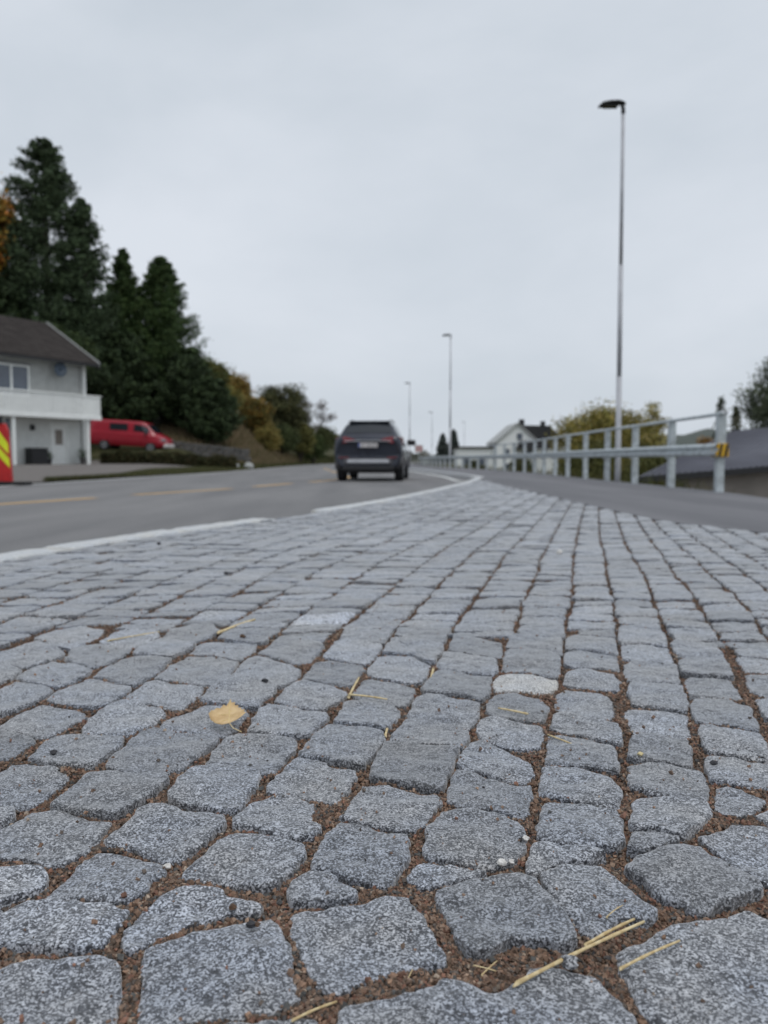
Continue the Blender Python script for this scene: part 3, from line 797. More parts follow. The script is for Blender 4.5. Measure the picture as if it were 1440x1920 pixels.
# grit bed, finely heaved near the eye
def bed_h(x, y):
    return -.0105 + .0045 * vnoise(x*6, y*6, seed=21) + .004 * vnoise(x*19, y*19, seed=22) + .0012 * vnoise(x*110, y*110, seed=23)
bx = np.arange(-2.45, 2.45, .009); by = np.arange(-.2, 4.6, .009)
X, Y = np.meshgrid(bx, by); Z = bed_h(X, Y)
keep = (X > KRx(Y) + .02) & (X < PLx(Y) - .002)
Z = np.where(keep, np.minimum(Z, -.005), -.03)
ci, cj = np.clip(((X-GX0)/CELL).astype(int), 0, GW-1), np.clip(((Y-GY0)/CELL).astype(int), 0, GH-1)
Z = np.where(cover[cj, ci], np.minimum(Z, -.012), Z)
idx = np.arange(X.size).reshape(X.shape)
kq = keep[:-1, :-1] | keep[1:, 1:]
qd = np.stack([idx[:-1, :-1], idx[:-1, 1:], idx[1:, 1:], idx[1:, :-1]], -1)[kq]
link('grit_bed', mesh('grit_bed', np.stack([X, Y, Z], -1), qd, smooth=True), M['bed'], paving)
yb = list(np.arange(4.58, 19.7, .3)) + [19.7]
strip('grit_bed', lambda y: KRx(y) + .03, lambda y: PLx(y) if y < 19.4 else KRx(y) + .06, yb, -.016, M['bed'], paving)
yb = list(np.arange(-9, -.1, .5))
strip('grit_bed', lambda y: KRx(y) + .03, lambda y: PLx(y), yb + [-.19], -.012, M['bed'], paving)

# loose angular chips in the joints and strayed onto the setts
base = np.array([(-1,-1,-1),(1,-1,-1),(1,1,-1),(-1,1,-1),(-1,-1,1),(1,-1,1),(1,1,1),(-1,1,1)], float)
cf = np.array([[0,3,2,1],[4,5,6,7],[0,1,5,4],[1,2,6,5],[2,3,7,6],[3,0,4,7]])
def chips(n_try, xr, yr, size, pz, on_stone=False, keepf=None):
    x = R.uniform(*xr, n_try); 
    y = yr[0] + (yr[1]-yr[0]) * R.uniform(0, 1, n_try)
    ok = (np.abs(x) < .56 * y + .10) & (x > KRx(y) + .08) & (x < PLx(y))
    if keepf is not None: ok &= keepf(x, y)
    i = np.clip(((x-GX0)/CELL).astype(int), 0, GW-1); j = np.clip(((y-GY0)/CELL).astype(int), 0, GH-1)
    cv = cover[j, i]
    ok &= cv if on_stone else ~cv
    x, y = x[ok], y[ok]
    s = R.uniform(size[0], size[1], len(x)) * R.choice([.7, 1, 1, 1.3], len(x))
    z = (.001 + s * .3) if on_stone else np.minimum(bed_h(x, y) + s * R.uniform(.0, 1.3, len(x)) + pz, -.0005)
    return np.c_[x, y, z], s
sets = [chips(300000, (-.75, .75), (.42, 1.05), (.0009, .0027), .001),
        chips(170000, (-1.1, 1.1), (1.05, 1.8), (.0012, .0030), .001),
        chips(80000, (-1.6, 1.6), (1.8, 3.0), (.0016, .0034), .001),
        chips(900, (-.8, .8), (.5, 1.3), (.0007, .0020), 0, True), chips(170, (-.8, .8), (.5, 1.4), (.0020, .0036), 0, True),
        chips(420, (-1.3, 1.3), (1.3, 2.6), (.0012, .0028), 0, True)]
PC = np.vstack([s[0] for s in sets]); SZ = np.concatenate([s[1] for s in sets])
PC = np.c_[PC]; n = len(PC)
rot = R.normal(size=(n, 3, 3)); rot, _ = np.linalg.qr(rot)
loc = base[None] * R.uniform(.35, 1.0, (n, 8, 3)) * R.uniform(.6, 1.15, (n, 1, 3))
Vc = np.einsum('nij,nkj->nki', rot, loc * SZ[:, None, None]) + PC[:, None, :]
pal = np.array([(.34,.21,.14), (.27,.175,.125), (.21,.145,.105), (.42,.29,.21), (.16,.13,.11), (.14,.14,.135), (.31,.16,.11), (.50,.40,.31), (.07,.065,.065)])
col = pal[R.choice(len(pal), n, p=[.2,.2,.16,.1,.1,.08,.1,.03,.03])] * R.uniform(.7, 1.35, (n, 1)) * .80
link('gravel', mesh('gravel', Vc.reshape(-1, 3), (cf[None] + 8*np.arange(n)[:, None, None]).reshape(-1, 4), np.repeat(col, 8, 0)), M['chips'],
     kind='stuff', label='red brown grit chips packed in the joints of the cobbles')
print('chips', n)

# ------------------------------------------------------------------ guardrail
def Gpost(y): return float(Gx(y)) - .21
def gdir(y):
    d = Vector((Gpost(y + .5) - Gpost(y - .5), 1, 0)); return d.normalized()
rail = thing('guardrail', 'galvanised steel guardrail with tall posts and a round handrail beside the footpath', 'guardrail', (Gpost(11.08), 11.08, 0))
def rel(o, p): return (p[0] - o.location.x, p[1] - o.location.y, p[2] - o.location.z)
ypost = [11.08] + [11.08 + 1.97 * k for k in range(1, 26)]
for k, y in enumerate(ypost):
    x = Gpost(y); d = gdir(y); nrm = Vector((d.y, -d.x, 0))
    zt = 1.09 if y < 36 else .62
    # C-shaped post
    b = MB(); w2, dp, th = .062, .05, .009
    P = [(-w2, -dp), (w2, -dp), (w2, -dp+th), (-w2+th, -dp+th), (-w2+th, dp-th), (w2, dp-th), (w2, dp), (-w2, dp)]
    P = [(d * a + nrm * (c + .10)) for a, c in P]
    P = [(p.x + x - rail.location.x, p.y + y - rail.location.y) for p in P]
    b.prism(P, -.45, zt); b.build('post', M['galv'], rail)
    if y < 36:   # spacer between post and beam
        b = MB(); b.prism([((d*a + nrm*c).x + x - rail.location.x, (d*a + nrm*c).y + y - rail.location.y) for a, c in [(-.03, .0), (.03, .0), (.03, .049), (-.03, .049)]], .48, .66)
        b.build('spacer', M['galv'], rail)
# folded beam
sec = [(0, .69), (-.055, .68), (-.07, .655), (-.07, .638), (-.03, .612), (-.03, .588), (-.07, .562), (-.07, .545), (-.055, .52), (0, .51)]
yb = [10.70] + list(np.arange(11.2, 62, 1.0))
V = []
for y in yb:
    d = gdir(y); nrm = Vector((d.y, -d.x, 0))
    for t in (0, .006):
        for a, z in sec: V.append((Gpost(y) + nrm.x * (a + t) - rail.location.x, y + nrm.y * (a + t) - rail.location.y, z))
k = len(sec); n = len(yb)
F = []
for i in range(n-1):
    for j in range(k-1):
        a = i*2*k + j; F.append([a, a+1, a+2*k+1, a+2*k]); F.append([a+k, a+3*k, a+3*k+1, a+k+1])
link('beam', _pm('beam', V, F), M['galv'], rail)
b = MB(); yt = [10.98] + list(np.arange(11.5, 36.0, 1.0)) + [36.6]
b.tube([(Gpost(y) + .10 - rail.location.x, y - rail.location.y, 1.115) for y in yt], .028, 10).build('handrail', M['galv'], rail, True)
# the end: doubled taller post, cap and yellow marker with black stripes
b = MB(); b.box(.115, .235, .10, .20, .70, 1.13, 0); b.build('end_bracket', M['galv'], rail, bevel=.008)
b = MB(); b.box(.10, .20, -.02, .08, 1.10, 1.16); b.build('post_cap', M['lamp'], rail, bevel=.01)
b = MB(); b.box(-.06, .185, -.115, -.095, .50, .69); mk = b.build('end_marker', M['signyel'], rail, bevel=.006)
for s in (0, 1, 2):
    x0 = -.055 + s * .085
    b = MB(); b.prism([(x0, -.119), (x0+.005, -.119), (x0+.005, -.116), (x0, -.116)], .5, .5)
    V = [(x0, -.118, .505), (x0+.035, -.118, .505), (x0+.068, -.118, .685), (x0+.033, -.118, .685)]
    link('black_stripe', _pm('black_stripe', V, [[0, 1, 2, 3]]), M['black'], mk)

# ------------------------------------------------------------------ street lamps
def lamp(x, y, z0, h, label, lean=0, group='street lamps along the footpath'):
    o = thing('street_lamp', label, 'street lamp', (x, y, z0), 0, group)
    o.rotation_euler = (0, lean, 0)
    b = MB(); b.tube([(0, 0, 0), (0, 0, .8), (0, 0, 2.6)], [.062, .060, .058], 14); b.build('lower_pole', M['lamp'], o, True)
    b = MB(); b.tube([(0, 0, 2.58), (0, 0, h*.60)], [.051, .049], 14); b.build('middle_pole', M['lamp'], o, True)
    b = MB(); b.tube([(0, 0, h*.60 - .02), (0, 0, h - .1)], [.040, .036], 14); b.build('upper_pole', M['lamp'], o, True)
    b = MB(); b.tube([(0, 0, h - .16), (0, 0, h - .05), (-.03, 0, h + .02)], [.044, .042, .036], 12); b.build('head_socket', M['black'], o, True)
    # flat leaf-shaped lantern
    V = []; prof = [(.05, .03, .035, .02), (0, .07, .055, .04), (-.12, .12, .06, .05), (-.30, .135, .045, .055), (-.44, .11, .02, .06), (-.52, .05, -.02, .03)]
    for px, hw, zc, th in prof:
        for kx in range(12):
            t = 2*math.pi*kx/12
            V.append((px, hw * math.cos(t), h + zc + th * math.sin(t) * (1 if math.sin(t) > 0 else .7)))
    F = [[i*12+k, i*12+(k+1) % 12, (i+1)*12+(k+1) % 12, (i+1)*12+k] for i in range(5) for k in range(12)] + [list(range(12)), [60+k for k in range(12)][::-1]]
    hd = link('lamp_head', _pm('lamp_head', V, F, True), M['black'], o)
    b = MB(); b.box(-.42, -.12, -.085, .085, h - .022, h - .012); b.build('lens', M['glass'], hd)
    b = MB(); b.tube([(0, 0, -.02), (0, 0, .012)], .11, 14); b.build('foot_plate', M['lamp'], o)
    return o
lamp(5.10, 16.8, -.35, 8.27, 'tall grey street lamp rising just behind the near guardrail, dark lantern on top', rad(-.3))
lamp(4.02, 47, -.2, 8.12, 'second street lamp, thin and pale, above the far guardrail right of the car')
lamp(2.52, 76, -.2, 8.12, 'smaller faint street lamp directly above the right side of the car')
lamp(7.45, 120, -.2, 7.95, 'tiny faint street lamp between the second lamp and the one over the car')
lamp(15.6, 150, -.2, 7.95, 'farthest tiny street lamp, right of the second lamp over two small firs')

# ------------------------------------------------------------------ vehicles: a cage of sections smoothed into a body
def crom(P, t):
    """Catmull-Rom through rows of P at parameters t"""
    n = len(P); i = np.clip(np.floor(t).astype(int), 0, n-2); u = (t - i)
    g = lambda k: P[np.clip(i + k, 0, n-1)]
    sh = (slice(None),) + (None,) * (P.ndim - 1); u = u[sh]
    p0, p1, p2, p3 = g(-1), g(0), g(1), g(2)
    lin = p1 * (1-u) + p2 * u
    cr_ = .5 * (2*p1 + (p2-p0)*u + (2*p0-5*p1+4*p2-p3)*u*u + (3*p1-p0-3*p2+p3)*u**3)
    return lin * .35 + cr_ * .65
def cage(rows):
    """rows: (y, zb, wsill, wmid, wbelt, zbelt, wroof, zroof)"""
    out_ = []
    for y, zb, ws, wm, wb, zbelt, wr, zr in rows:
        h = [(0, zb), (ws*.85, zb), (ws, zb+.07), (wm, zb + (zbelt-zb)*.5), (wb, zbelt - .04), (wb - .02, zbelt), (wr + (wb-wr)*.12, zbelt + (zr-zbelt)*.82), (wr*.86, zr - .03*min(1, (zr-zbelt)/.3)), (0, zr)]
        out_.append([(x, y, z) for x, z in h])
    return np.array(out_, float)
def surf(Cg, u, v):
    A = crom(Cg, np.asarray(u, float)); B = crom(np.swapaxes(A, 0, 1), np.asarray(v, float))
    return np.swapaxes(B, 0, 1)
def grid_mesh(name, G, flip=False):
    a, b = G.shape[:2]; idx = np.arange(a*b).reshape(a, b)
    q = np.stack([idx[:-1, :-1], idx[:-1, 1:], idx[1:, 1:], idx[1:, :-1]], -1).reshape(-1, 4)
    return mesh(name, G.reshape(-1, 3), [q[:, ::-1] if flip else q], smooth=True)
def both(G):  # mirror a half surface into a full one (v runs bottom to top on the right side)
    Lh = G[:, ::-1].copy(); Lh[..., 0] *= -1
    return np.concatenate([G, Lh[:, 1:]], 1)
def body(Cg, name, m, parent):
    nu = len(Cg)
    G = both(surf(Cg, np.linspace(0, nu-1, nu*5), np.linspace(0, 8, 49)))
    return link(name, grid_mesh(name, G, True), m, parent)
def patch(Cg, name, m, parent, u0, u1, v0, v1, side, off=.012, inset=None):
    """glass lying on the body between section u0..u1 and girth v0..v1; side +1, -1 or 0 (across)"""
    if side == 0:
        G = both(surf(Cg, np.linspace(u0, u1, 12), np.linspace(v0, 8, 14)))
    else:
        G = surf(Cg, np.linspace(u0, u1, 14), np.linspace(v0, v1, 8)).copy(); G[..., 0] *= side
    du = np.gradient(G, axis=0); dv = np.gradient(G, axis=1); nn = np.cross(dv, du) if side >= 0 else np.cross(du, dv)
    nn /= np.linalg.norm(nn, axis=2)[..., None] + 1e-9
    ce = G.mean((0, 1)); 
    if np.dot(nn.mean((0, 1)), ce - np.array([0, Cg[:, 0, 1].mean(), .8])) < 0: nn = -nn
    return link(name, grid_mesh(name, G + nn * off, side >= 0), m, parent)
def wheel(parent, x, y, r, w_, rim='silver', side=1):
    b = MB()
    prof = [(-.5, .72), (-.5, .90), (-.42, .985), (-.2, 1.0), (.2, 1.0), (.42, .985), (.5, .90), (.5, .72)]
    n = 32; V = []; F = []
    for a, rr_ in prof:
        for k in range(n):
            t = 2*math.pi*k/n; V.append((x + a*w_, y + r*rr_*math.cos(t), r + r*rr_*math.sin(t)))
    for i in range(len(prof)-1):
        for k in range(n): F.append([i*n+k, (i+1)*n+k, (i+1)*n+(k+1) % n, i*n+(k+1) % n])
    F += [list(range(n)), [(len(prof)-1)*n + k for k in range(n)][::-1]]
    wh = link('wheel', _pm('wheel', V, F, False), M['rubber'], parent)
    V = []; F = []
    xo = x + side * (w_*.5 + .004)
    for k in range(10):        # spoked rim
        a0 = 2*math.pi*k/10; a1 = a0 + .34
        b_ = len(V)
        for rr_, a in ((.14, a0-.1), (.14, a1+.1), (.68, a1), (.68, a0)):
            V.append((xo, y + r*rr_*math.cos(a), r + r*rr_*math.sin(a)))
        V += [(xo - side*.02, p[1], p[2]) for p in V[b_:b_+4]]
        F += [[b_, b_+1, b_+2, b_+3], [b_+4, b_+7, b_+6, b_+5]] + [[b_+i, b_+4+i, b_+4+(i+1) % 4, b_+(i+1) % 4] for i in range(4)]
    link('rim', _pm('rim', V, F), M[rim], wh)
    return wh

suv = thing('parked_car', 'dark navy blue sport utility car seen from behind, driving away in the lane', 'car', (-.43, 20.75, ROAD_Z + .004), rad(-4.6))
suv.name = 'car'
Cs = cage([(.06, .66, .01, .012, .01, .70, .01, .72), (.035, .50, .60, .72, .66, .90, .55, 1.00), (.0, .42, .80, .90, .84, 1.02, .72, 1.14),
           (.09, .36, .84, .93, .90, 1.13, .72, 1.27), (.34, .33, .86, .93, .90, 1.14, .62, 1.57), (.60, .32, .86, .93, .90, 1.12, .585, 1.65), (1.4, .30, .87, .925, .90, 1.08, .60, 1.69),
           (2.3, .30, .87, .925, .90, 1.05, .60, 1.67), (2.85, .30, .87, .925, .90, 1.02, .62, 1.57), (3.45, .31, .87, .925, .88, .99, .68, 1.10), (4.2, .33, .84, .90, .80, .93, .60, .98), (4.5, .38, .72, .78, .66, .82, .5, .86), (4.6, .52, .3, .4, .3, .70, .2, .74), (4.61, .6, .01, .012, .01, .65, .01, .66)])
body(Cs, 'body', M['navy'], suv)
patch(Cs, 'rear_window', M['glass'], suv, 3.15, 4.2, 6.85, 8, 0, .010)
patch(Cs, 'windscreen', M['glass'], suv, 8.1, 8.95, 6.7, 8, 0, .008)
for s in (1, -1):
    for u0, u1 in ((4.9, 5.75), (5.95, 6.85), (6.97, 8.2)):
        patch(Cs, 'side_window', M['glass'], suv, u0, u1, 5.2, 5.9, s, .008)
    for y in (.78, 3.45):
        wheel(suv, s * .80, y, .355, .235, 'silver', s)
        b = MB(); n = 20
        P0 = [(.0 if False else 0, 0)]
        V = []; F = []
        for k in range(n+1):
            t = math.pi * k / n
            for rr_ in (.375, .455): V += [(s*.90, y + rr_*math.cos(t), .33 + rr_*math.sin(t)), (s*.945, y + rr_*math.cos(t), .33 + rr_*math.sin(t))]
        for k in range(n):
            a = k*4; F += [[a+1, a+3, a+7, a+5], [a, a+4, a+6, a+2], [a+2, a+6, a+7, a+3], [a, a+1, a+5, a+4]]
        link('wheel_arch', _pm('wheel_arch', V, F), M['greytrim'], suv)
        b = MB(); b.box(s*.45, s*.88, y - .40, y + .40, .30, .66); b.build('wheel_well', M['black'], suv)
    # mirror
    b = MB(); b.box(-.13, .13, -.06, .07, -.08, .09); mr = b.build('door_mirror', M['black'], suv, bevel=.03); mr.location = (s * 1.03, 3.0, 1.10)
    # lamp cluster
    V = [(s*.36, -.012, 1.12), (s*.58, -.012, 1.20), (s*.88, .10, 1.19), (s*.93, .34, 1.18), (s*.935, .30, 1.06), (s*.90, .045, .98), (s*.62, -.02, 1.04)]
    b = MB(); m_ = len(V); b.add(V + [(x*.93, y+.14, z) for x, y, z in V], [list(range(m_)), [m_+i for i in range(m_)][::-1]] + [[i, (i+1) % m_, m_+(i+1) % m_, m_+i] for i in range(m_)])
    tl = b.build('tail_light', M['taillight'], suv, bevel=.01)
    b = MB(); b.box(min(s*.30, s*.62), max(s*.30, s*.62), -.035, -.01, 1.075, 1.10); b.build('light_guide', M['silver'], tl, bevel=.006)
    b = MB(); b.box(min(s*.52, s*.78), max(s*.52, s*.78), -.045, .02, .63, .66); b.build('reflector', M['taillight'], suv, bevel=.005)
    b = MB(); b.tube([(s*.52, .75, 1.65), (s*.55, 1.0, 1.69), (s*.55, 2.2, 1.69), (s*.52, 2.6, 1.62)], .018, 8); b.build('roof_rail', M['black'], suv, True)
b = MB(); b.box(-.66, .66, -.035, .16, .46, .62); b.build('bumper_trim', M['greytrim'], suv, bevel=.03)
b = MB(); b.box(-.56, .56, -.05, .0, .50, .59); b.build('skid_plate', M['lamp'], suv, bevel=.015)
b = MB(); b.box(-.70, .70, -.01, .3, .28, .43); b.build('lower_bumper', M['black'], suv, bevel=.04)
b = MB(); b.box(-.33, .33, -.028, .02, 1.085, 1.115); b.build('tailgate_trim', M['silver'], suv, bevel=.008)
b = MB(); b.box(-.56, .56, .30, .58, 1.60, 1.645); b.build('roof_spoiler', M['navy'], suv, bevel=.015)
b = MB(); b.box(-.262, .262, -.042, -.005, .92, 1.035); pl = b.build('number_plate', M['plate'], suv, bevel=.004)
b = MB(); b.box(-.258, -.215, -.0445, -.043, .924, 1.031); b.build('blue_band', M['blueband'], pl)
for k, x0 in enumerate((-.19, -.125, -.03, .03, .09, .15, .205)):
    b = MB(); b.box(x0, x0+.03, -.0440, -.0425, .945, 1.012); b.build('plate_mark', M['greytrim'], pl)
b = MB(); b.tube([(0, 2.2, 1.69), (0, 2.12, 1.76)], [.012, .006], 6); b.build('aerial', M['black'], suv)
b = MB(); b.box(-.70, .70, .5, 3.9, .22, .36); b.build('underbody', M['black'], suv)

van = thing('van', 'red panel van parked on the slope behind the hedge beside the house', 'van', (-16.35, 50.0, 1.0))
# along +y is forward: nose to the right and a little towards us, nose down
van.rotation_euler = (rad(-3.6), 0, rad(-93))
Cv = cage([(-2.40, .9, .01, .012, .01, .95, .01, 1.0), (-2.44, .5, .78, .88, .84, 1.05, .70, 1.85), (-2.36, .36, .88, .95, .94, 1.15, .74, 1.93), (-2.0, .33, .90, .955, .945, 1.16, .77, 1.96), (-.6, .33, .90, .955, .945, 1.16, .77, 1.97),
           (.7, .33, .90, .955, .945, 1.14, .75, 1.95), (1.15, .33, .90, .955, .94, 1.12, .70, 1.83), (1.80, .33, .90, .955, .90, 1.05, .70, 1.22), (2.15, .34, .88, .93, .86, .98, .66, 1.08), (2.42, .40, .80, .84, .74, .85, .5, .92), (2.50, .55, .3, .4, .3, .72, .2, .78), (2.51, .62, .01, .012, .01, .66, .01, .68)])
body(Cv, 'body', M['red'], van)
for s in (1, -1):
    patch(Cv, 'side_window', M['glass'], van, 3.62, 4.45, 5.25, 5.85, s, .012)
    patch(Cv, 'cab_window', M['glass'], van, 4.75, 6.35, 5.25, 5.85, s, .012)
    for y in (-1.45, 1.55):
        wheel(van, s*.84, y, .34, .22, 'silver', s)
    b = MB(); b.box(-.11, .11, -.05, .06, -.12, .12); mr = b.build('door_mirror', M['black'], van, bevel=.03); mr.location = (s*1.06, 1.25, 1.20)
    b = MB(); b.box(min(s*.55, s*.88), max(s*.55, s*.88), 2.15, 2.44, .74, .92); b.build('headlight', M['silver'], van, bevel=.04)
    b = MB(); b.box(min(s*.96, s*.968), max(s*.96, s*.968), -2.1, 2.0, .62, .67); b.build('side_moulding', M['red'], van)
patch(Cv, 'windscreen', M['glass'], van, 6.08, 6.9, 6.6, 8, 0, .012)
b = MB(); b.box(-.84, .84, 2.30, 2.55, .36, .62); b.build('front_bumper', M['plate'], van, bevel=.05)

# ------------------------------------------------------------------ house on the left
H = thing('house', 'two storey grey timber house with a white balcony and a brown roof', 'house', (-15.6, 40.5, .17), math.atan2(.857, .515))
HW, HD, HE = 13.0, 7.2, 5.24
def wall_planks(name, x0, x1, z0, z1, y, m, parent, holes=(), pw=.145):
    """upright boards with the openings left out, joined (too fine to pick apart at this distance)"""
    b = MB(); x = x0
    while x < x1 - .01:
        xe = min(x + pw, x1); segs = [(z0, z1)]
        for hx0, hx1, hz0, hz1 in holes:
            if xe > hx0 and x < hx1:
                ns = []
                for a, c in segs:
                    if hz0 > a: ns.append((a, min(c, hz0)))
                    if hz1 < c: ns.append((max(a, hz1), c))
                segs = ns
        for a, c in segs:
            if c - a > .01: b.box(x + .006, xe - .006, y - .022, y, a, c)
        x = xe
    o = b.build(name, m, parent); o['kind'] = 'stuff'; return o
up = [(-6.15, -3.2, 3.35, 4.85)]
lo = [(-2.15, -1.15, .0, 2.12), (-5.05, -4.2, 1.25, 2.35)]
b = MB(); b.box(-HW, 0, .002, .22, 2.5, HE + .1)
def frame_wall(name, m, holes, z0, z1, x0=-HW, x1=0):
    b = MB(); xs_ = sorted({x0, x1, *[h[0] for h in holes], *[h[1] for h in holes]})
    for a, c in zip(xs_, xs_[1:]):
        hs = [h for h in holes if h[0] <= a and h[1] >= c]
        if not hs: b.box(a, c, .002, .20, z0, z1)
        else:
            b.box(a, c, .002, .20, z0, hs[0][2]) if hs[0][2] > z0 else None
            b.box(a, c, .002, .20, hs[0][3], z1)
    return b.build(name, m, H)
frame_wall('upper_wall', M['wall_grey'], up, 2.55, HE)
frame_wall('lower_wall', M['wall_white'], lo, 0, 2.548)
wall_planks('upper_boards', -HW, -.14, 2.56, HE - .01, -.001, M['wall_grey'], H, up)
wall_planks('lower_boards', -HW, -.14, .12, 2.5, -.001, M['wall_white'], H, lo, .12)
b = MB(); b.box(-.2, 0, .204, HD, 0, 2.55); b.box(-HW, -HW + .2, .204, HD, 0, 2.55); b.box(-HW, 0, HD + .002, HD + .2, 0, 2.55); b.build('side_walls', M['wall_white'], H)
b = MB()
for xa in (-.2, -HW):
    b.add([(xa, .204, 2.552), (xa+.2, .204, 2.552), (xa+.2, HD, 2.552), (xa, HD, 2.552), (xa, .204, HE), (xa+.2, .204, HE), (xa+.2, HD, HE), (xa, HD, HE), (xa, HD/2, HE + 2.35), (xa+.2, HD/2, HE + 2.35)],
          [[0, 3, 7, 8, 4], [1, 5, 9, 6, 2], [4, 8, 9, 5], [8, 7, 6, 9], [0, 1, 2, 3], [0, 4, 5, 1], [3, 2, 6, 7]])
b.box(-HW + .2, -.2, HD - .2, HD, 2.552, HE); b.build('gable_walls', M['wall_grey'], H)
b = MB(); b.box(-.135, .02, -.04, .10, 0, HE - .02); b.build('corner_board', M['white'], H, bevel=.006)
b = MB(); b.tube([(-.34, -.09, HE - .15), (-.34, -.09, .1)], .04, 10); b.build('downpipe', M['wall_grey'], H, True)
# roof
def roof_slab(y0, z0, y1, z1, th, xa, xb, name, m, parent):
    b = MB(); b.add([(xa, y0, z0), (xb, y0, z0), (xb, y1, z1), (xa, y1, z1), (xa, y0, z0-th), (xb, y0, z0-th), (xb, y1, z1-th), (xa, y1, z1-th)],
                    [[0, 1, 2, 3], [4, 7, 6, 5], [0, 4, 5, 1], [1, 5, 6, 2], [2, 6, 7, 3], [3, 7, 4, 0]]); return b.build(name, m, parent)
RZ = HE + 2.34
sl = (RZ - (HE - .12)) / (HD/2 + .6)
roof = roof_slab(-.6, HE - .12 + .14, HD/2, RZ + .14, .13, -HW - .3, .42, 'roof', M['roof'], H)
roof_slab(HD + .6, HE - .12 + .14, HD/2 + .004, RZ + .14, .13, -HW - .3, .42, 'roof', M['roof'], H)
b = MB()   # overlapping tile courses
for k in range(15):
    t0, t1 = k/15, (k+1)/15; ya, yb_ = -.6 + t0*(HD/2+.6), -.6 + t1*(HD/2+.6)+.05
    za, zb_ = HE + .02 + sl*(ya+.6) + .045, HE + .02 + sl*(yb_+.6) + .018
    b.add([(-HW-.3, ya, za), (.40, ya, za), (.40, yb_, zb_), (-HW-.3, yb_, zb_), (-HW-.3, ya, za-.04), (.40, ya, za-.04)], [[0, 1, 2, 3], [4, 5, 1, 0]])
t_ = b.build('tile_courses', M['roof'], roof); t_['kind'] = 'stuff'
b = MB()
for ya, yb_ in ((-.62, HD/2), (HD + .62, HD/2)):
    za, zb_ = HE - .02, RZ + .12
    b.add([(.42, ya, za-.17), (.47, ya, za-.17), (.47, ya, za+.12), (.42, ya, za+.12), (.42, yb_, zb_-.17), (.47, yb_, zb_-.17), (.47, yb_, zb_+.12), (.42, yb_, zb_+.12)],
          [[0, 1, 2, 3], [4, 7, 6, 5], [0, 4, 5, 1], [1, 5, 6, 2], [2, 6, 7, 3], [3, 7, 4, 0]])
b.build('barge_board', M['wall_grey'], H)
b = MB(); b.box(-HW - .3, .42, -.70, -.60, HE - .16, HE - .02); b.build('gutter', M['black'], H, bevel=.03)
b = MB(); b.box(-HW, 0, -.58, .0, HE - .10, HE - .03); b.build('soffit', M['wall_grey'], H)
# windows
def window(x0, x1, z0, z1, parent, mull, fw=.085, y=-.03):
    b = MB(); b.box(x0, x1, y, y+.11, z0, z0+fw); b.box(x0, x1, y, y+.11, z1-fw, z1)
    xs_ = [x0] + list(mull) + [x1]
    b.box(x0, x0+fw, y, y+.11, z0+fw, z1-fw); b.box(x1-fw, x1, y, y+.11, z0+fw, z1-fw)
    for mx_ in mull: b.box(mx_-fw*.55, mx_+fw*.55, y, y+.11, z0+fw, z1-fw)
    wd = b.build('window', M['white'], parent)
    for a, c in zip(xs_, xs_[1:]):
        b = MB(); b.box(a + fw*.5, c - fw*.5, y+.05, y+.06, z0+fw*.7, z1-fw*.7); b.build('pane', M['curtain'], wd)
    b = MB(); b.box(x0 - .05, x1 + .05, y-.05, y-.002, z1 + .002, z1 + .07); b.build('drip_board', M['greytrim'], wd)
window(*up[0], H, [-5.15, -4.15])
window(*lo[1], H, [-4.62])
# door with its small window
b = MB(); b.box(-2.15, -2.06, -.05, .06, 0, 2.12); b.box(-1.24, -1.15, -.05, .06, 0, 2.12); b.box(-2.06, -1.24, -.05, .06, 2.03, 2.12); b.build('door_frame', M['white'], H)
b = MB(); b.box(-2.055, -1.245, .0, .045, .02, 2.025); dr = b.build('door', M['white'], H, bevel=.004)
b = MB(); b.box(-1.86, -1.44, -.012, -.001, 1.05, 1.80); b.build('door_window', M['beige'], dr)
b = MB(); b.tube([(-1.32, -.05, 1.02), (-1.44, -.05, 1.02)], .012, 8); b.build('handle', M['silver'], dr)
b = MB(); b.box(-3.28, -3.06, -.16, -.03, 1.72, 2.0); b.build('wall_lamp', M['black'], H, bevel=.03)
# satellite dish under the eaves
b = MB(); V = []; F = []
n = 18
for k, (r_, dpt) in enumerate(((0.001, .09), (.15, .075), (.27, .04), (.36, 0))):
    for i in range(n): V.append((r_*math.cos(2*math.pi*i/n), dpt, r_*math.sin(2*math.pi*i/n)))
for k in range(3):
    for i in range(n): F.append([k*n+i, k*n+(i+1) % n, (k+1)*n+(i+1) % n, (k+1)*n+i])
dish = link('satellite_dish', _pm('satellite_dish', V, F, True), M['sat'], H); dish.location = (-1.75, -.42, HE - .45)
sm_ = dish.modifiers.new('s', 'SOLIDIFY'); sm_.thickness = .012
b = MB(); b.tube([(0, .09, 0), (0, .40, -.02)], .02, 8); b.tube([(0, .05, -.2), (0, -.3, -.1)], .012, 6); b.build('dish_arm', M['lamp'], dish)
# balcony
bal = MB(); bal.box(-HW, -.25, -1.45, -.045, 2.34, 2.52); bal = bal.build('balcony', M['white'], H)
b = MB(); x = -HW
while x < -.30: b.box(x, x+.085, -1.47, -1.452, 2.36, 3.46); x += .125
y = -1.44
while y < -.12: b.box(-.245, -.227, y, y+.092, 2.36, 3.46); y += .112
o = b.build('balusters', M['white'], bal); o['kind'] = 'stuff'
b = MB(); b.box(-HW, -.20, -1.52, -1.40, 3.46, 3.52); b.box(-.27, -.17, -1.398, -.05, 3.46, 3.52); b.build('balcony_rail', M['white'], bal, bevel=.008)
b = MB(); b.box(-HW, -.222, -1.50, -1.472, 2.30, 2.50); b.build('balcony_fascia', M['white'], bal)
for x in (-.95, -5.0, -9.0):
    b = MB(); b.box(x-.07, x+.07, -1.40, -1.26, -.02, 2.338); b.build('balcony_post', M['white'], H, bevel=.01)
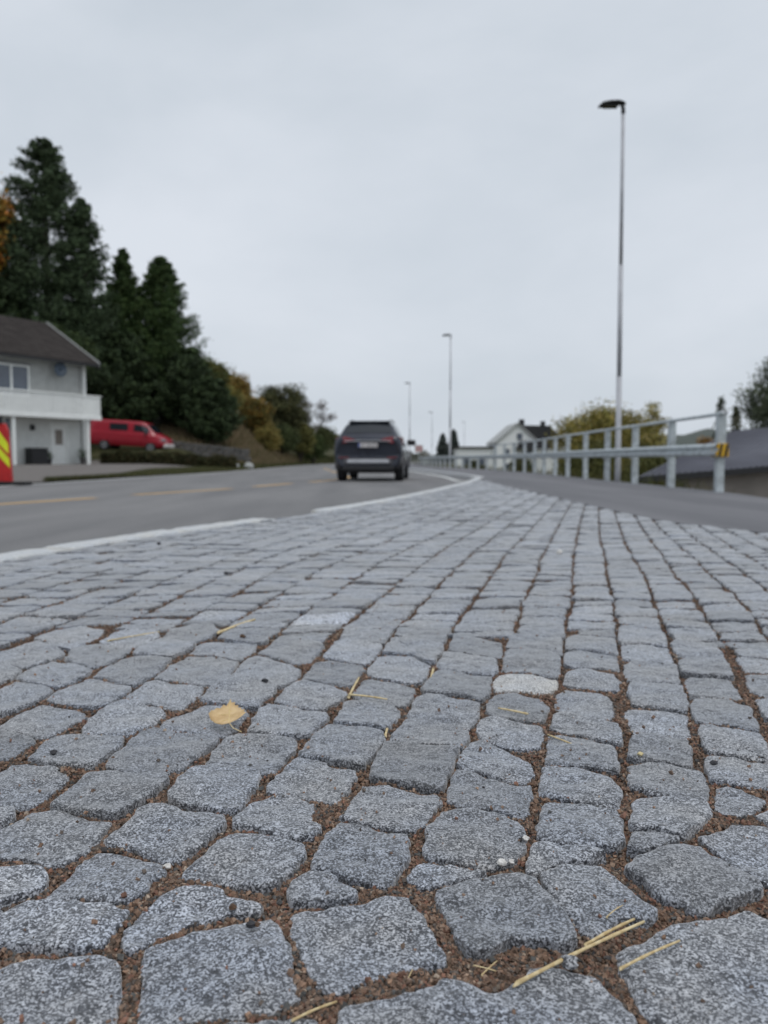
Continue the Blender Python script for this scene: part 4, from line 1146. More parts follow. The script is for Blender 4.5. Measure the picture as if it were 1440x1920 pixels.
b = MB(); b.box(-HW, .6, -2.0, -.03, -.06, .012); b.build('doorstep', M['stonewall'], H)

# things standing by the door
def hp(x, y, z=0):   # a point in house coordinates, in the world
    c, s = .515, .857
    return (-15.6 + c*x - s*y, 40.5 + s*x + c*y, .17 + z)
t = thing('storage_box', 'black slatted storage box on the step left of the white door', 'storage box', hp(-3.25, -.45, .012), H.rotation_euler.z)
b = MB(); b.box(-.42, .42, -.28, .28, 0, .80); b.build('box_body', M['black'], t, bevel=.02)
for k in range(5): b = MB(); b.box(-.43, .43, -.295, -.282, .08 + k*.14, .19 + k*.14); b.build('slat', M['black'], t)
b = MB(); b.box(-.45, .45, -.31, .30, .802, .85); b.build('lid', M['black'], t, bevel=.01)
def potplant(x, y, sc_, label, potm):
    t = thing('potted_plant', label, 'potted plant', hp(x, y, .012))
    b = MB(); b.tube([(0, 0, 0), (0, 0, .30*sc_), (0, 0, .34*sc_)], [.13*sc_, .18*sc_, .19*sc_], 14); b.build('pot', M[potm], t)
    foliage('leaves', R.normal(0, 1, (260, 3)) * np.array([.13, .13, .10]) * sc_ + np.array([0, 0, .48*sc_]), .05, [(.05, .08, .03), (.08, .12, .05)], t)
    return t

# ------------------------------------------------------------------ foliage
def foliage(name, Pn, size, cols, parent, long=1.6, m='leafy', up=0.0, **kw):
    n = len(Pn)
    a = R.normal(size=(n, 3)); a[:, 2] += up; a /= np.linalg.norm(a, axis=1)[:, None]
    b = R.normal(size=(n, 3)); b = np.cross(a, b); b /= np.linalg.norm(b, axis=1)[:, None]
    s = size * R.uniform(.6, 1.4, (n, 1))
    V = np.stack([Pn - a*s*long*.5, Pn + b*s*.42, Pn + a*s*long*.5, Pn - b*s*.42], 1).reshape(-1, 3)
    F = (np.arange(n)[:, None] * 4 + np.arange(4)).astype(int)
    c = np.array(cols)[R.integers(0, len(cols), n)] * R.uniform(.7, 1.3, (n, 1))
    k = vnoise(Pn[:, 0]*.9, Pn[:, 1]*.9, Pn[:, 2]*.9, seed=9)
    c = c * (1 + .25*k)[:, None]
    return link(name, mesh(name, V, F, np.repeat(c, 4, 0)), M[m], parent, **kw)
potplant(-2.55, -.35, 1.0, 'small dark potted plant between the storage box and the white door', 'black')
potplant(-.62, -.55, 1.15, 'potted shrub in a pale pot right of the white door by the corner post', 'stonewall')

def conifer(x, y, h, r, label, cols, n=15000, z0=None, p=.8, droop=.0, lift=.35, leaf=.17, name='conifer_tree', group=None, twin=False, gap=.0, base=.04):
    z0 = float(terrain_z(np.array(float(x)), np.array(float(y)))) - .05 if z0 is None else z0
    h = h - z0   # h is given as the level of the tip
    t = thing(name, label, 'tree', (x, y, z0), 0, group)
    b = MB(); b.tube([(0, 0, -.3), (0, 0, h*.3), (0.05, 0, h*.7), (0, 0, h*.97)], [.022*h + .05, .016*h + .03, .008*h + .02, .01], 9)
    nb = int(100 + h * 20); pts = []
    per = max(8, n // nb)
    for i in range(nb):
        f = base + (1 - base) * (i + R.uniform(0, 1)) / nb
        az = R.uniform(0, 2*math.pi)
        prof = (1 - f) ** p * min(1, .55 + f * 4)
        ln = r * prof * R.uniform(.72, 1.12) + .12
        if R.uniform() < gap: ln *= .55
        d = np.array([math.cos(az), math.sin(az), 0.])
        s = R.uniform(.12, 1, per) ** .62
        zz = f*h - .8*ln*lift*f + s * ln * lift - droop * (s**2) * ln
        q = d * (s*ln)[:, None]; q = np.c_[q[:, 0], q[:, 1], zz]
        wdt = .07 + .085 * ln * (1 - s*.5)
        pts.append(q + R.normal(0, 1, (per, 3)) * wdt[:, None] * np.array([1, 1, .55]))
        if i % 3 == 0: b.tube([(0, 0, f*h), tuple(d*ln*.55 + np.array([0, 0, f*h + ln*lift*.5]))], [.03 + .004*h*(1-f), .012], 5)
    b.build('trunk', M['bark'], t)
    foliage('crown', np.vstack(pts), leaf, cols, t, up=.8)
    return t

def broadleaf(x, y, h, r, label, cols, n=14000, z0=None, leaf=.16, group=None, trunk=.35, clumps=70, flat=1.0, name='broadleaf_tree', bark='bark', cat='tree', spread=.30):
    z0 = float(terrain_z(np.array(float(x)), np.array(float(y)))) - .05 if z0 is None else z0
    h = h - z0
    t = thing(name, label, cat, (x, y, z0), 0, group)
    zc = h * (trunk + 1) / 2; hz = h * (1 - trunk) / 2
    cc = R.normal(size=(clumps, 3)); cc /= np.linalg.norm(cc, axis=1)[:, None]
    cc *= R.uniform(.35, 1, (clumps, 1)) ** .5 * R.uniform(.8, 1.12, (clumps, 1))
    cc = cc * np.array([r, r, hz]) * .82 + np.array([0, 0, zc])
    b = MB(); b.tube([(0, 0, -.3), (.03*h, 0, h*trunk), (0, .02*h, h*.72)], [.022*h+.03, .016*h+.02, .02], 8)
    for c in cc[::3]: b.tube([(.02*h, 0, h*trunk*R.uniform(.6, 1.15)), tuple(c*np.array([.45, .45, .8])), tuple(c)], [.012*h, .007*h, .008], 5)
    b.build('trunk', M[bark], t)
    per = n // clumps
    spread *= .82
    P = np.vstack([c + np.clip(R.normal(0, 1, (per, 3)), -2, 2) * r * spread * R.uniform(.5, 1.05) * np.array([1, 1, .75*flat]) * .8 for c in cc])
    P[:, 2] = np.maximum(P[:, 2], .05)
    foliage('crown', P, leaf, cols, t)
    return t

DK = [(0.0391, 0.064, 0.0252), (0.0552, 0.0845, 0.0315), (0.0299, 0.0486, 0.0199)]
PN = [(0.0552, 0.087, 0.0399), (0.0759, 0.1126, 0.0525), (0.0414, 0.0666, 0.0326)]
TH = [(0.0368, 0.0717, 0.0221), (0.0529, 0.0947, 0.0284), (0.0713, 0.1075, 0.0315)]
conifer(-23.7, 55, 22.6, 5.4, 'tallest dark pine tree, rising behind the house roof', PN, 70000, p=.52, lift=.5, leaf=.13, gap=.25, name='pine_tree', base=.10)
conifer(-20.9, 54.5, 18.4, 3.6, 'ragged dark conifer leaning on the right flank of the tallest pine', PN, 34000, p=.62, lift=.6, leaf=.13, gap=.4, name='pine_tree')
conifer(-28.5, 57, 19.5, 4.4, 'dark conifer filling in left of the tallest pine above the roof', DK, 22000, p=.55, lift=.4, leaf=.2)
broadleaf(-28.3, 52, 22.2, 3.9, 'tall autumn tree with yellow and rust leaves at the left picture edge', [(.30, .19, .03), (.36, .19, .03), (.20, .16, .03), (.40, .15, .03)], 36000, leaf=.20, trunk=.3, clumps=90)
conifer(-19.3, 58, 15.9, 3.0, 'slim dark cypress with the sharper tip, left of the pair behind the van', TH, 60000, p=.72, lift=.8, leaf=.11, name='cypress_tree', group='pair of dark cypresses', gap=.15)
conifer(-16.6, 58.5, 15.5, 3.6, 'broader dark cypress with a rounded tip, right of the pair behind the van', TH, 66000, p=.62, lift=.8, leaf=.11, name='cypress_tree', group='pair of dark cypresses', gap=.2)
conifer(-14.5, 57, 8.6, 2.7, 'short dense dark conifer between the broader cypress and the autumn trees', DK, 20000, p=.42, lift=.6, leaf=.15)
conifer(-12.4, 56, 6.3, 2.1, 'low dark conifer at the right end of the dark row, above the grey wall', DK, 15000, p=.38, lift=.6, leaf=.14)
conifer(-18.6, 55.5, 9.4, 3.0, 'bulky dark conifer directly behind the roof of the red van', DK, 18000, p=.35, lift=.5, leaf=.18)
conifer(-22.0, 56.0, 11.5, 3.4, 'bulky dark conifer behind the right end of the house', DK, 20000, p=.35, lift=.5, leaf=.2)
conifer(-26.0, 53.0, 12.5, 3.4, 'bulky dark conifer half hidden behind the house roof', DK, 16000, p=.35, lift=.5, leaf=.22)
broadleaf(-20.4, 50.0, 9.6, 1.7, 'light green leafy shrub tree peeping over the right slope of the roof', [(.05, .08, .03), (.07, .10, .035)], 9000, leaf=.12, trunk=.45)
broadleaf(-15.3, 66, 9.3, 2.4, 'green tree with yellowing top just right of the cypresses', [(.12, .15, .05), (.22, .18, .05), (.09, .12, .035)], 14000, leaf=.14, trunk=.25)
broadleaf(-14.9, 76, 8.9, 2.2, 'golden brown autumn tree left of the round dark green tree', [(.30, .18, .04), (.24, .165, .04), (.36, .22, .05), (.16, .15, .04)], 14000, leaf=.14, trunk=.15)
broadleaf(-12.4, 74, 7.0, 1.9, 'smaller rusty orange tree low on the bank', [(.32, .18, .04), (.21, .165, .04), (.15, .15, .045)], 10000, leaf=.13, trunk=.1)
broadleaf(-11.5, 86, 9.2, 3.0, 'round dark green tree crowning the grass bank', [(.080, .088, .034), (.11, .105, .04), (.060, .068, .028)], 20000, leaf=.15, trunk=.18)
broadleaf(-9.6, 88, 5.2, 1.9, 'yellow green bush at the foot of the round dark tree', [(.19, .18, .05), (.14, .14, .045)], 9000, leaf=.13, trunk=.1, cat='bush', name='bush')
broadleaf(-9.0, 97, 4.0, 1.8, 'low green bush by the road left of the car', [(.07, .10, .03), (.05, .07, .02)], 8000, leaf=.13, trunk=.05, cat='bush', name='bush')
broadleaf(-10.6, 80, 4.2, 1.8, 'mossy green bush on the grass bank beside the road edge', [(.08, .10, .035), (.06, .08, .025)], 7000, leaf=.13, trunk=.05, cat='bush', name='bush')
broadleaf(-9.6, 118, 6.0, 2.6, 'green bush by the far road edge just left of the car', [(.07, .09, .03), (.09, .10, .035)], 9000, leaf=.16, trunk=.05, cat='bush', name='bush')
broadleaf(-12.6, 108, 8.0, 3.0, 'bushy green tree on the rise behind the bare tree', [(.06, .075, .028), (.08, .085, .03)], 9000, leaf=.17, trunk=.1)
broadleaf(-13.4, 65, 6.6, 1.7, 'yellow green shrub tree at the right foot of the dark conifers', [(.20, .19, .05), (.28, .22, .06), (.13, .15, .045)], 14000, leaf=.12, trunk=.1)
broadleaf(-10.9, 72, 3.6, 1.5, 'small golden bush on the dry grass bank', [(.30, .22, .06), (.20, .18, .05)], 9000, leaf=.11, trunk=.05, cat='bush', name='bush')
# bare tree
def bare_tree(x, y, h, label):
    z0 = float(terrain_z(np.array(float(x)), np.array(float(y))))
    t = thing('bare_tree', label, 'tree', (x, y, z0 - .1))
    b = MB(); rr2 = random.Random(3); tw = []
    def br(p, d, ln, r_, k):
        q = p + d * ln
        b.tube([p, q], [r_, r_*.62], 5 if k < 3 else 3, cap=False)
        if k >= 5: tw.append(q); return
        for _ in range(3 if k < 4 else 4):
            nd = (d + Vector((rr2.gauss(0, .42), rr2.gauss(0, .42), rr2.gauss(.08, .25)))).normalized()
            br(p + d * ln * rr2.uniform(.55, 1), nd, ln * rr2.uniform(.62, .82), r_ * .58, k + 1)
    br(Vector((0, 0, 0)), Vector((0, 0, 1)), h*.30, .13, 0)
    b.build('trunk', M['greybark'], t)
    P = np.array([tuple(q) for q in tw]); P = np.repeat(P, 3, 0) + R.normal(0, .14, (len(P)*3, 3))
    foliage('twigs', P, .12, [(.24, .21, .205), (.19, .165, .155)], t, long=3)
bare_tree(-9.4, 104, 11.5, 'bare grey leafless tree rising left of the car roof')

# hedge, lawn edge, low wall, white stones
def blob_hedge(name, label, x0, y0, x1, y1, hgt, dep, cols, n, leaf=.07, cat='hedge', zoff=0):
    t = thing(name, label, cat, (x0, y0, float(terrain_z(np.array(float(x0)), np.array(float(y0)))) + zoff))
    u = R.uniform(0, 1, n); px, py = x0 + (x1-x0)*u, y0 + (y1-y0)*u
    d = np.array([y1-y0, -(x1-x0)]); d = d / np.linalg.norm(d)
    a = R.uniform(-1, 1, n); hh = R.uniform(0, 1, n) ** .6
    k = 1 + .12 * vnoise(u*hgt*30, u*0, seed=4)
    lim = np.sqrt(np.clip(1 - hh**6, 0, 1))
    px += d[0]*a*dep/2*lim; py += d[1]*a*dep/2*lim
    z = terrain_z(px, py) + hh*hgt*k + zoff
    foliage('leaves', np.c_[px - x0, py - y0, z - t.location.z], leaf, cols, t)
    b = MB()
    for i in range(26):
        f = (i + .5)/26; b.tube([((x1-x0)*f, (y1-y0)*f, -.05 + float(terrain_z(np.array(x0+(x1-x0)*f), np.array(y0+(y1-y0)*f))) - t.location.z), ((x1-x0)*f + .05, (y1-y0)*f, hgt*.75 + float(terrain_z(np.array(x0+(x1-x0)*f), np.array(y0+(y1-y0)*f))) - t.location.z)], [.03, .015], 5)
    b.build('stems', M['bark'], t)
    return t
blob_hedge('hedge', 'low clipped dark hedge between the gravel yard and the red van', -16.0, 43.6, -8.6, 45.0, .72, .8, [(.045, .05, .018), (.06, .062, .024), (.035, .04, .016), (.075, .055, .022)], 26000, .075)
t = thing('stone_wall', 'low grey rubble wall behind the hedge, right of the red van', 'wall', (-13.7, 50.6, 1.0))
rw = random.Random(8)
for row in range(3):
    x = -.2
    while x < 4.6:
        wd = rw.uniform(.35, .7); hh = .26
        b = MB(); zb = -.15 + row*.265 - x*.11
        b.box(x + .01, x + wd - .01, rw.uniform(-.03, .03), .45, zb, zb + hh - .012); b.build('wall_stone', M['stonewall'], t, bevel=.03); x += wd
def boulder(x, y, s, label):
    z = float(terrain_z(np.array(float(x)), np.array(float(y))))
    V = []; F = []; n = 12; m_ = 8
    for i in range(m_+1):
        ph = math.pi*i/m_
        for k in range(n):
            th_ = 2*math.pi*k/n; r_ = s*(1 + .13*float(vnoise(np.array(math.cos(th_)*2+x), math.sin(th_)*2+y, math.cos(ph)*2)))
            V.append((r_*math.sin(ph)*math.cos(th_), r_*math.sin(ph)*math.sin(th_)*.8, s*.55 + r_*math.cos(ph)*.85))
    for i in range(m_):
        for k in range(n): F.append([i*n+k, (i+1)*n+k, (i+1)*n+(k+1) % n, i*n+(k+1) % n])
    o = link('boulder', _pm('boulder', V, F, True), M['wall_grey'], label=label, category='boulder', group='pale boulders at the end of the hedge'); o.location = (x, y, z)
boulder(-8.35, 47.6, .30, 'larger pale boulder at the right end of the hedge')
boulder(-9.25, 48.0, .24, 'smaller grey white boulder just left of the larger one at the hedge end')

# loose grass: verge by the road, dry bank
def tufts(name, label, n, xf, yr, hgt, cols, wd=.012):
    y = R.uniform(*yr, n); lo_, hi_ = xf(y); x = lo_ + (hi_-lo_) * R.uniform(0, 1, n)
    z = terrain_z(x, y); h_ = hgt * R.uniform(.5, 1.3, n); a = R.uniform(0, 2*math.pi, n)
    le = R.normal(0, .35, (n, 2)) * h_[:, None]
    V = np.stack([np.c_[x - np.cos(a)*wd, y - np.sin(a)*wd, z - .02], np.c_[x + np.cos(a)*wd, y + np.sin(a)*wd, z - .02], np.c_[x + le[:, 0], y + le[:, 1], z + h_]], 1).reshape(-1, 3)
    F = np.arange(3*n).reshape(-1, 3)
    c = np.array(cols)[R.integers(0, len(cols), n)] * R.uniform(.75, 1.25, (n, 1))
    link(name, mesh(name, V, F, np.repeat(c, 3, 0)), M['drygrass'], kind='stuff', label=label)
G1 = [(.06, .075, .022), (.08, .085, .03), (.11, .10, .04)]
G2 = [(.24, .165, .10), (.28, .205, .125), (.17, .14, .07), (.11, .115, .045)]
tufts('grass', 'green roadside grass along the left road edge', 30000, lambda y: (Lx(y) - .5 - 2.2 * sm((y-22)/14), Lx(y) - .42), (20, 56), .14, G1)
tufts('dry_grass', 'dry brown grass on the bank above the road', 36000, lambda y: (Lx(y) - 8.5, Lx(y) - .9), (54, 92), .42, G2, .03)
tufts('dry_grass', 'green grass along the foot of the bank', 15000, lambda y: (Lx(y) - 2.5, Lx(y) - .4), (50, 130), .3, G1, .03)
tufts('grass', 'green lawn sloping up to the red van', 26000, lambda y: (Lx(y) - 12.5, Lx(y) - 2.0), (45.2, 53), .10, G1)
tufts('weeds', 'rough yellow green weeds below the guardrail', 16000, lambda y: (Gx(y) + .15, Gx(y) + 3.5), (13, 60), .45, [(.10, .10, .03), (.14, .12, .035), (.06, .075, .02)], .02)

# ------------------------------------------------------------------ right side: shrubs, shed, houses, far trees
YG = [(.34, .29, .07), (.27, .24, .06), (.18, .18, .055), (.42, .33, .11)]
broadleaf(9.7, 34, 3.25, 2.3, 'large yellow green willow bush behind the guardrail and lamp post', YG, 46000, leaf=.07, trunk=.08, cat='bush', name='bush', clumps=150)
broadleaf(12.4, 36.5, 3.5, 1.15, 'narrower yellow green bush right of the lamp post', YG, 14000, leaf=.065, trunk=.08, cat='bush', name='bush', clumps=80)
broadleaf(8.1, 30, 1.5, 1.3, 'low olive bush under the guardrail left of the lamp post', [(.14, .14, .04), (.10, .11, .035)], 14000, leaf=.06, trunk=.05, cat='bush', name='bush')
broadleaf(10.0, 28, 1.2, 1.4, 'low olive bush under the guardrail right of the lamp post', [(.14, .14, .04), (.10, .11, .035)], 14000, leaf=.06, trunk=.05, cat='bush', name='bush')
broadleaf(24.6, 48, 7.3, 2.4, 'loose grey green tree at the right picture edge above the shed roof', [(.11, .135, .085), (.14, .16, .10), (.09, .11, .065)], 20000, leaf=.11, trunk=.25, clumps=60, spread=.34)
conifer(26.1, 60, 5.3, 1.0, 'thin small fir just right of the guardrail end post', [(.10, .115, .08)], 2200, leaf=.12, gap=.4)
conifer(28.2, 62, 4.7, 1.2, 'small bushy fir between the end post and the edge tree', [(.10, .11, .07), (.12, .11, .06)], 2600, leaf=.12, gap=.4)
broadleaf(31.5, 75, 2.9, 1.5, 'small orange autumn tree far behind the guardrail end', [(.28, .15, .04), (.20, .12, .04)], 4000, leaf=.16, trunk=.2)
conifer(11.4, 150, 5.4, 1.9, 'left one of two small distant firs right of the car', [(.075, .09, .08)], 5000, leaf=.3, z0=-1.5, group='two distant firs')
conifer(13.5, 150, 6.2, 2.0, 'taller right one of two small distant firs right of the car', [(.07, .085, .075)], 5000, leaf=.3, z0=-1.5, group='two distant firs')
# far treeline
n = 16000
x = R.uniform(-60, 260, n); y = R.uniform(225, 250, n); uu_ = x / y * 1442
hh = 2.4 + 1.6*vnoise(x*.11, x*0, seed=2) + 1.0*vnoise(x*.4, x*0, seed=5) + np.clip((x - 50)*.012, 0, 2)
foliage('treeline', np.c_[x, y, -.6 + hh * R.uniform(0, 1, n)**.5], .55, [(.085, .095, .08), (.11, .11, .09), (.14, .12, .08)], None, kind='stuff', label='far low treeline along the horizon')

# low shed whose violet grey metal roof stands beyond the path
S = thing('shed', 'low building with a ribbed violet grey metal roof and beige walls below the footpath', 'building', (6.6, 20, -2.0))
Ax, Bx = (0, 0, 2.02), (8.4, 2.0, 2.62); Dx, Ex = (5.2, 6.2, 3.42), (13.0, 8.0, 4.1)
def lerp3(p, q, t): return tuple(a + (c-a)*t for a, c in zip(p, q))
b = MB(); b.add([Ax, Bx, Ex, Dx] + [(p[0], p[1], p[2]-.07) for p in (Ax, Bx, Ex, Dx)], [[0, 1, 2, 3], [4, 7, 6, 5], [0, 4, 5, 1], [1, 5, 6, 2], [2, 6, 7, 3], [3, 7, 4, 0]])
rf = b.build('roof', M['metalroof'], S)
b = MB()
for k in range(1, 44):
    p, q = lerp3(Ax, Bx, k/44), lerp3(Dx, Ex, k/44)
    b.add([(p[0]-.02, p[1], p[2]+.002), (p[0]+.02, p[1], p[2]+.002), (p[0], p[1], p[2]+.05), (q[0]-.02, q[1], q[2]+.002), (q[0]+.02, q[1], q[2]+.002), (q[0], q[1], q[2]+.05)], [[0, 2, 5, 3], [1, 4, 5, 2], [0, 1, 2], [3, 5, 4]])
o = b.build('roof_ribs', M['metalroof'], rf); o['kind'] = 'stuff'
b = MB(); e0 = lerp3(Ax, Bx, 0); d_ = Vector(Bx) - Vector(Ax); nn = Vector((d_.y, -d_.x, 0)).normalized() * .06
b.add([(Ax[0]+nn.x, Ax[1]+nn.y, Ax[2]-.16), (Bx[0]+nn.x, Bx[1]+nn.y, Bx[2]-.16), (Bx[0]+nn.x, Bx[1]+nn.y, Bx[2]+.0), (Ax[0]+nn.x, Ax[1]+nn.y, Ax[2]+.0), (Ax[0]+.002*nn.x, Ax[1]+.002*nn.y, Ax[2]-.16), (Bx[0], Bx[1], Bx[2]-.16), (Bx[0], Bx[1], Bx[2]-.075), (Ax[0], Ax[1], Ax[2]-.075)],
      [[0, 1, 2, 3], [4, 7, 6, 5], [0, 4, 5, 1], [3, 2, 6, 7]]); b.build('gutter', M['black'], S)
i_ = lambda p, q, t, s: (p[0] + (q[0]-p[0])*t, p[1] + (q[1]-p[1])*t)
c0, c1, c2, c3 = (.9, .6), (8.1, 2.35), (12.6, 7.7), (5.4, 5.9)
tops = [1.98, 2.5, 3.9, 3.25]
b = MB(); P = [c0, c1, c2, c3]
b.add([(x, y, -.1) for x, y in P] + [(x, y, z) for (x, y), z in zip(P, tops)], [[0, 1, 5, 4], [1, 2, 6, 5], [2, 3, 7, 6], [3, 0, 4, 7]]); b.build('wall', M['beige'], S)
# a bright gravel yard at its foot
b = MB(); b.add([(5.6, 15.0, -2.0), (60, 8, -2.0), (60, 60, -2.0), (9.8, 22.5, -2.0)], [[0, 1, 2, 3]]); o = b.build('lower_yard', M['yard']); o['kind'] = 'structure'; o['label'] = 'grey gravel yard below the footpath'

# white house far off
W = thing('white_house', 'distant white gabled house with dark roof and a low flat wing', 'house', (20.4, 110, -2.0))
def gable(b, x0, x1, y0, y1, ze, zr):
    xm = (x0+x1)/2
    b.add([(x0, y0, 0), (x1, y0, 0), (x1, y0, ze), (xm, y0, zr), (x0, y0, ze), (x0, y1, 0), (x1, y1, 0), (x1, y1, ze), (xm, y1, zr), (x0, y1, ze)],
          [[0, 1, 2, 3, 4], [5, 9, 8, 7, 6], [0, 4, 9, 5], [1, 6, 7, 2], [4, 3, 8, 9], [3, 2, 7, 8]])
def gable_roof(b, x0, x1, y0, y1, ze, zr, o_=.35, th=.18):
    xm = (x0+x1)/2; s_ = (zr-ze)/(xm-x0)
    for sg, xe in ((-1, x0-o_), (1, x1+o_)):
        za = ze - o_*s_ + .05
        b.add([(xe, y0-o_, za), (xm, y0-o_, zr+.05), (xm, y1+o_, zr+.05), (xe, y1+o_, za), (xe, y0-o_, za+th), (xm, y0-o_, zr+.05+th), (xm, y1+o_, zr+.05+th), (xe, y1+o_, za+th)],
              [[0, 3, 2, 1], [4, 5, 6, 7], [0, 1, 5, 4], [2, 3, 7, 6], [0, 4, 7, 3]])
b = MB(); gable(b, -4.3, 1.5, 0, 9, 5.0, 7.5); b.build('wall', M['white'], W)
b = MB(); gable_roof(b, -4.3, 1.5, 0, 9, 5.0, 7.5); r1 = b.build('roof', M['wall_grey'], W)
b = MB(); b.box(1.502, 5.6, 1.6, 8.0, 0, 4.9); b.build('side_wing', M['white'], W)
b = MB(); b.add([(-1.0, 1.0, 7.4), (3.4, 1.0, 7.35), (3.9, 4.6, 7.45), (-1.2, 4.6, 7.45), (1.4, 1.0, 4.8), (6.0, 1.0, 4.8)], [[0, 4, 5, 1], [0, 1, 2, 3], [1, 5, 2], [0, 3, 4]]); b.build('dark_roof', M['darkroof'], W)
b = MB(); b.box(-.4, .3, 4, 4.7, 7.3, 8.4); b.box(2.6, 3.2, 3.2, 3.8, 7.2, 8.1); b.build('chimney', M['darkroof'], W)
b = MB(); b.box(-9.8, -4.31, 1, 7, 0, 4.1); b.build('low_wing', M['white'], W)
b = MB(); b.box(-10.1, -4.1, .7, 7.2, 4.102, 4.35); b.build('wing_roof', M['roof'], W)
b = MB(); b.box(-1.8, 3.6, -2.4, -.01, 4.0, 4.2); b.add([(-1.8, -2.4, 4.202), (3.6, -2.4, 4.202), (3.0, -.01, 5.2), (-1.2, -.01, 5.2)], [[0, 1, 2, 3], [1, 0, 3, 2]]); b.build('porch_roof', M['darkroof'], W)
for x0, z0_ in ((-3.4, 3.0), (-1.6, 5.2), (-3.4, .9), (-.2, 2.9), (2.3, 3.0), (4.0, 3.0), (-9.0, 1.6), (-6.8, 1.6)):
    yq = -.03 if x0 < 1.5 and x0 > -4.3 else (1.57 if x0 > 1.5 else .97)
    b = MB(); b.box(x0, x0+1.0, yq, yq+.02, z0_, z0_+1.1); wd = b.build('window', M['white'], W)
    b = MB(); b.box(x0+.1, x0+.9, yq-.02, yq-.002, z0_+.1, z0_+1.0); b.build('pane', M['curtain'], wd)
broadleaf(17.5, 98, .8, 1.6, 'small grey green bush before the white house', [(.08, .10, .05), (.12, .11, .05)], 4000, leaf=.18, trunk=.1, cat='bush', name='bush')
broadleaf(20.6, 84, 1.4, 1.7, 'olive bush right of the white house', [(.10, .10, .04), (.12, .11, .045)], 4500, leaf=.18, trunk=.1, cat='bush', name='bush')
broadleaf(8.4, 72, .5, 1.3, 'small dark bush behind the far guardrail left of the white house', [(.06, .07, .035)], 4000, leaf=.14, trunk=.1, cat='bush', name='bush')

# red and white warning sign far along the road
t = thing('warning_sign', 'small red and white chevron sign just right of the car mirror', 'road sign', (4.15, 92, -.1))
b = MB(); b.tube([(0, 0, -.2), (0, 0, 2.3)], .035, 8); b.build('sign_post', M['galv'], t)
b = MB(); b.box(-.5, .5, -.07, -.04, 1.45, 2.3); pn = b.build('sign_panel', M['paint_w'], t, bevel=.01)
for k in range(2):
    x0 = -.42 + k*.42
    V = [(x0, -.073, 1.50), (x0+.18, -.073, 1.50), (x0+.42, -.073, 1.87), (x0+.18, -.073, 2.25), (x0, -.073, 2.25), (x0+.24, -.073, 1.87)]
    link('chevron', _pm('chevron', V, [[0, 1, 2, 5], [5, 2, 3, 4]]), M['signred'], pn)

# red road marker with lime stripes at the left edge
t = thing('road_marker', 'red plastic road marker with lime yellow diagonal stripes on a black foot', 'traffic marker', (-8.86, 17.85, -.12))
t.scale = (1.22, 1.22, 1.22)
b = MB(); b.box(-.62, .50, -.20, .20, 0, .06); b.build('foot', M['rubber'], t, bevel=.02)
sh = [(-.20, .06), (.20, .06), (.155, 1.02), (.10, 1.16), (-.10, 1.16), (-.155, 1.02)]
V = [(x, -.045, z) for x, z in sh] + [(x, .045, z) for x, z in sh]
b = MB(); b.add(V, [list(range(6)), [6+i for i in range(6)][::-1]] + [[i, 6+i, 6+(i+1) % 6, (i+1) % 6] for i in range(6)]); pn = b.build('panel', M['signred'], t, bevel=.012)
hw = lambda z: .20 - .045 * (z - .06) / .96
for zt in (.98, .66):
    P = [(-hw(zt)*.96, -.049, zt + .04), (hw(zt-.38)*.96, -.049, zt - .34), (hw(zt-.18)*.96, -.049, zt - .16), (-hw(zt)*.96, -.049, min(zt + .22, 1.10))] if zt < .9 else [(-hw(zt)*.96, -.049, zt - .06), (hw(zt-.38)*.96, -.049, zt - .40), (hw(zt-.18)*.96, -.049, zt - .20), (-.02, -.049, zt + .06), (-hw(zt)*.9, -.049, zt + .08)]
    link('stripe', _pm('stripe', P, [list(range(len(P)))]), M['signlime'], pn)
b = MB(); b.tube([(0, -.04, 1.17), (0, -.04, 1.30)], .07, 14); b.build('beacon', M['black'], t, bevel=.01)

# ------------------------------------------------------------------ small things lying on the cobbles
def straw(p, q, r_, label, z=.004, bend=.003, z2=None):
    o = thing('straw', label, 'straw', (p[0], p[1], z), 0, 'bits of straw on the cobbles')
    dx, dy_ = q[0]-p[0], q[1]-p[1]; z2 = z if z2 is None else z2
    r_ = r_ * .85; bend = bend * .4
    P = [(dx*t, dy_*t, (z2-z)*t + bend*math.sin(math.pi*t)) for t in np.linspace(0, 1, 9)]
    b = MB(); b.tube(P, [r_ * (1 + (.25 if i % 3 == 0 else 0)) * (1 - .25*i/8) for i in range(9)], 7); b.build('stalk', M['straw'], o, True)
    s = .006
    b = MB(); b.tube([P[0], (P[0][0] - dx*.05 + s*.4, P[0][1] - dy_*.05, P[0][2] - .0004)], [r_*1.3, r_*.5], 6); b.build('frayed_end', M['straw'], o, True)
    return o
straw((.189, .692), (.248, .733), .0019, 'short thick straw stub above the longest straw at the bottom right', .006)
straw((.116, .639), (.256, .728), .0021, 'longest golden straw running diagonally over the joint at the bottom right', .0065, .004)
straw((.211, .657), (.279, .697), .0016, 'pale straw lying on the large bottom right stone', .007)
straw((.222, .739), (.245, .760), .0007, 'hair thin straw at the upper edge of the large bottom right stone', .004)
straw((-.069, 1.468), (-.053, 1.604), .0030, 'pale straw in the joint above the straw that points right', -.001, .002)
straw((-.068, 1.466), (.006, 1.437), .0022, 'thin straw pointing right over a joint above the middle', .005)
straw((.002, 1.255), (.010, 1.335), .0026, 'straw wedged in a joint above the long stone in the centre', .0, .002)
straw((.100, 1.60), (.110, 1.68), .0034, 'straw in the joint left of the pale stone', -.001, .002)
straw((-.010, 1.120), (.035, 1.105), .0014, 'straw in the cross joint below the long stone in the centre', -.002, .001)
straw((.310, 1.215), (.275, 1.265), .0016, 'straw lying down the joint right of the centre', -.001, .001)
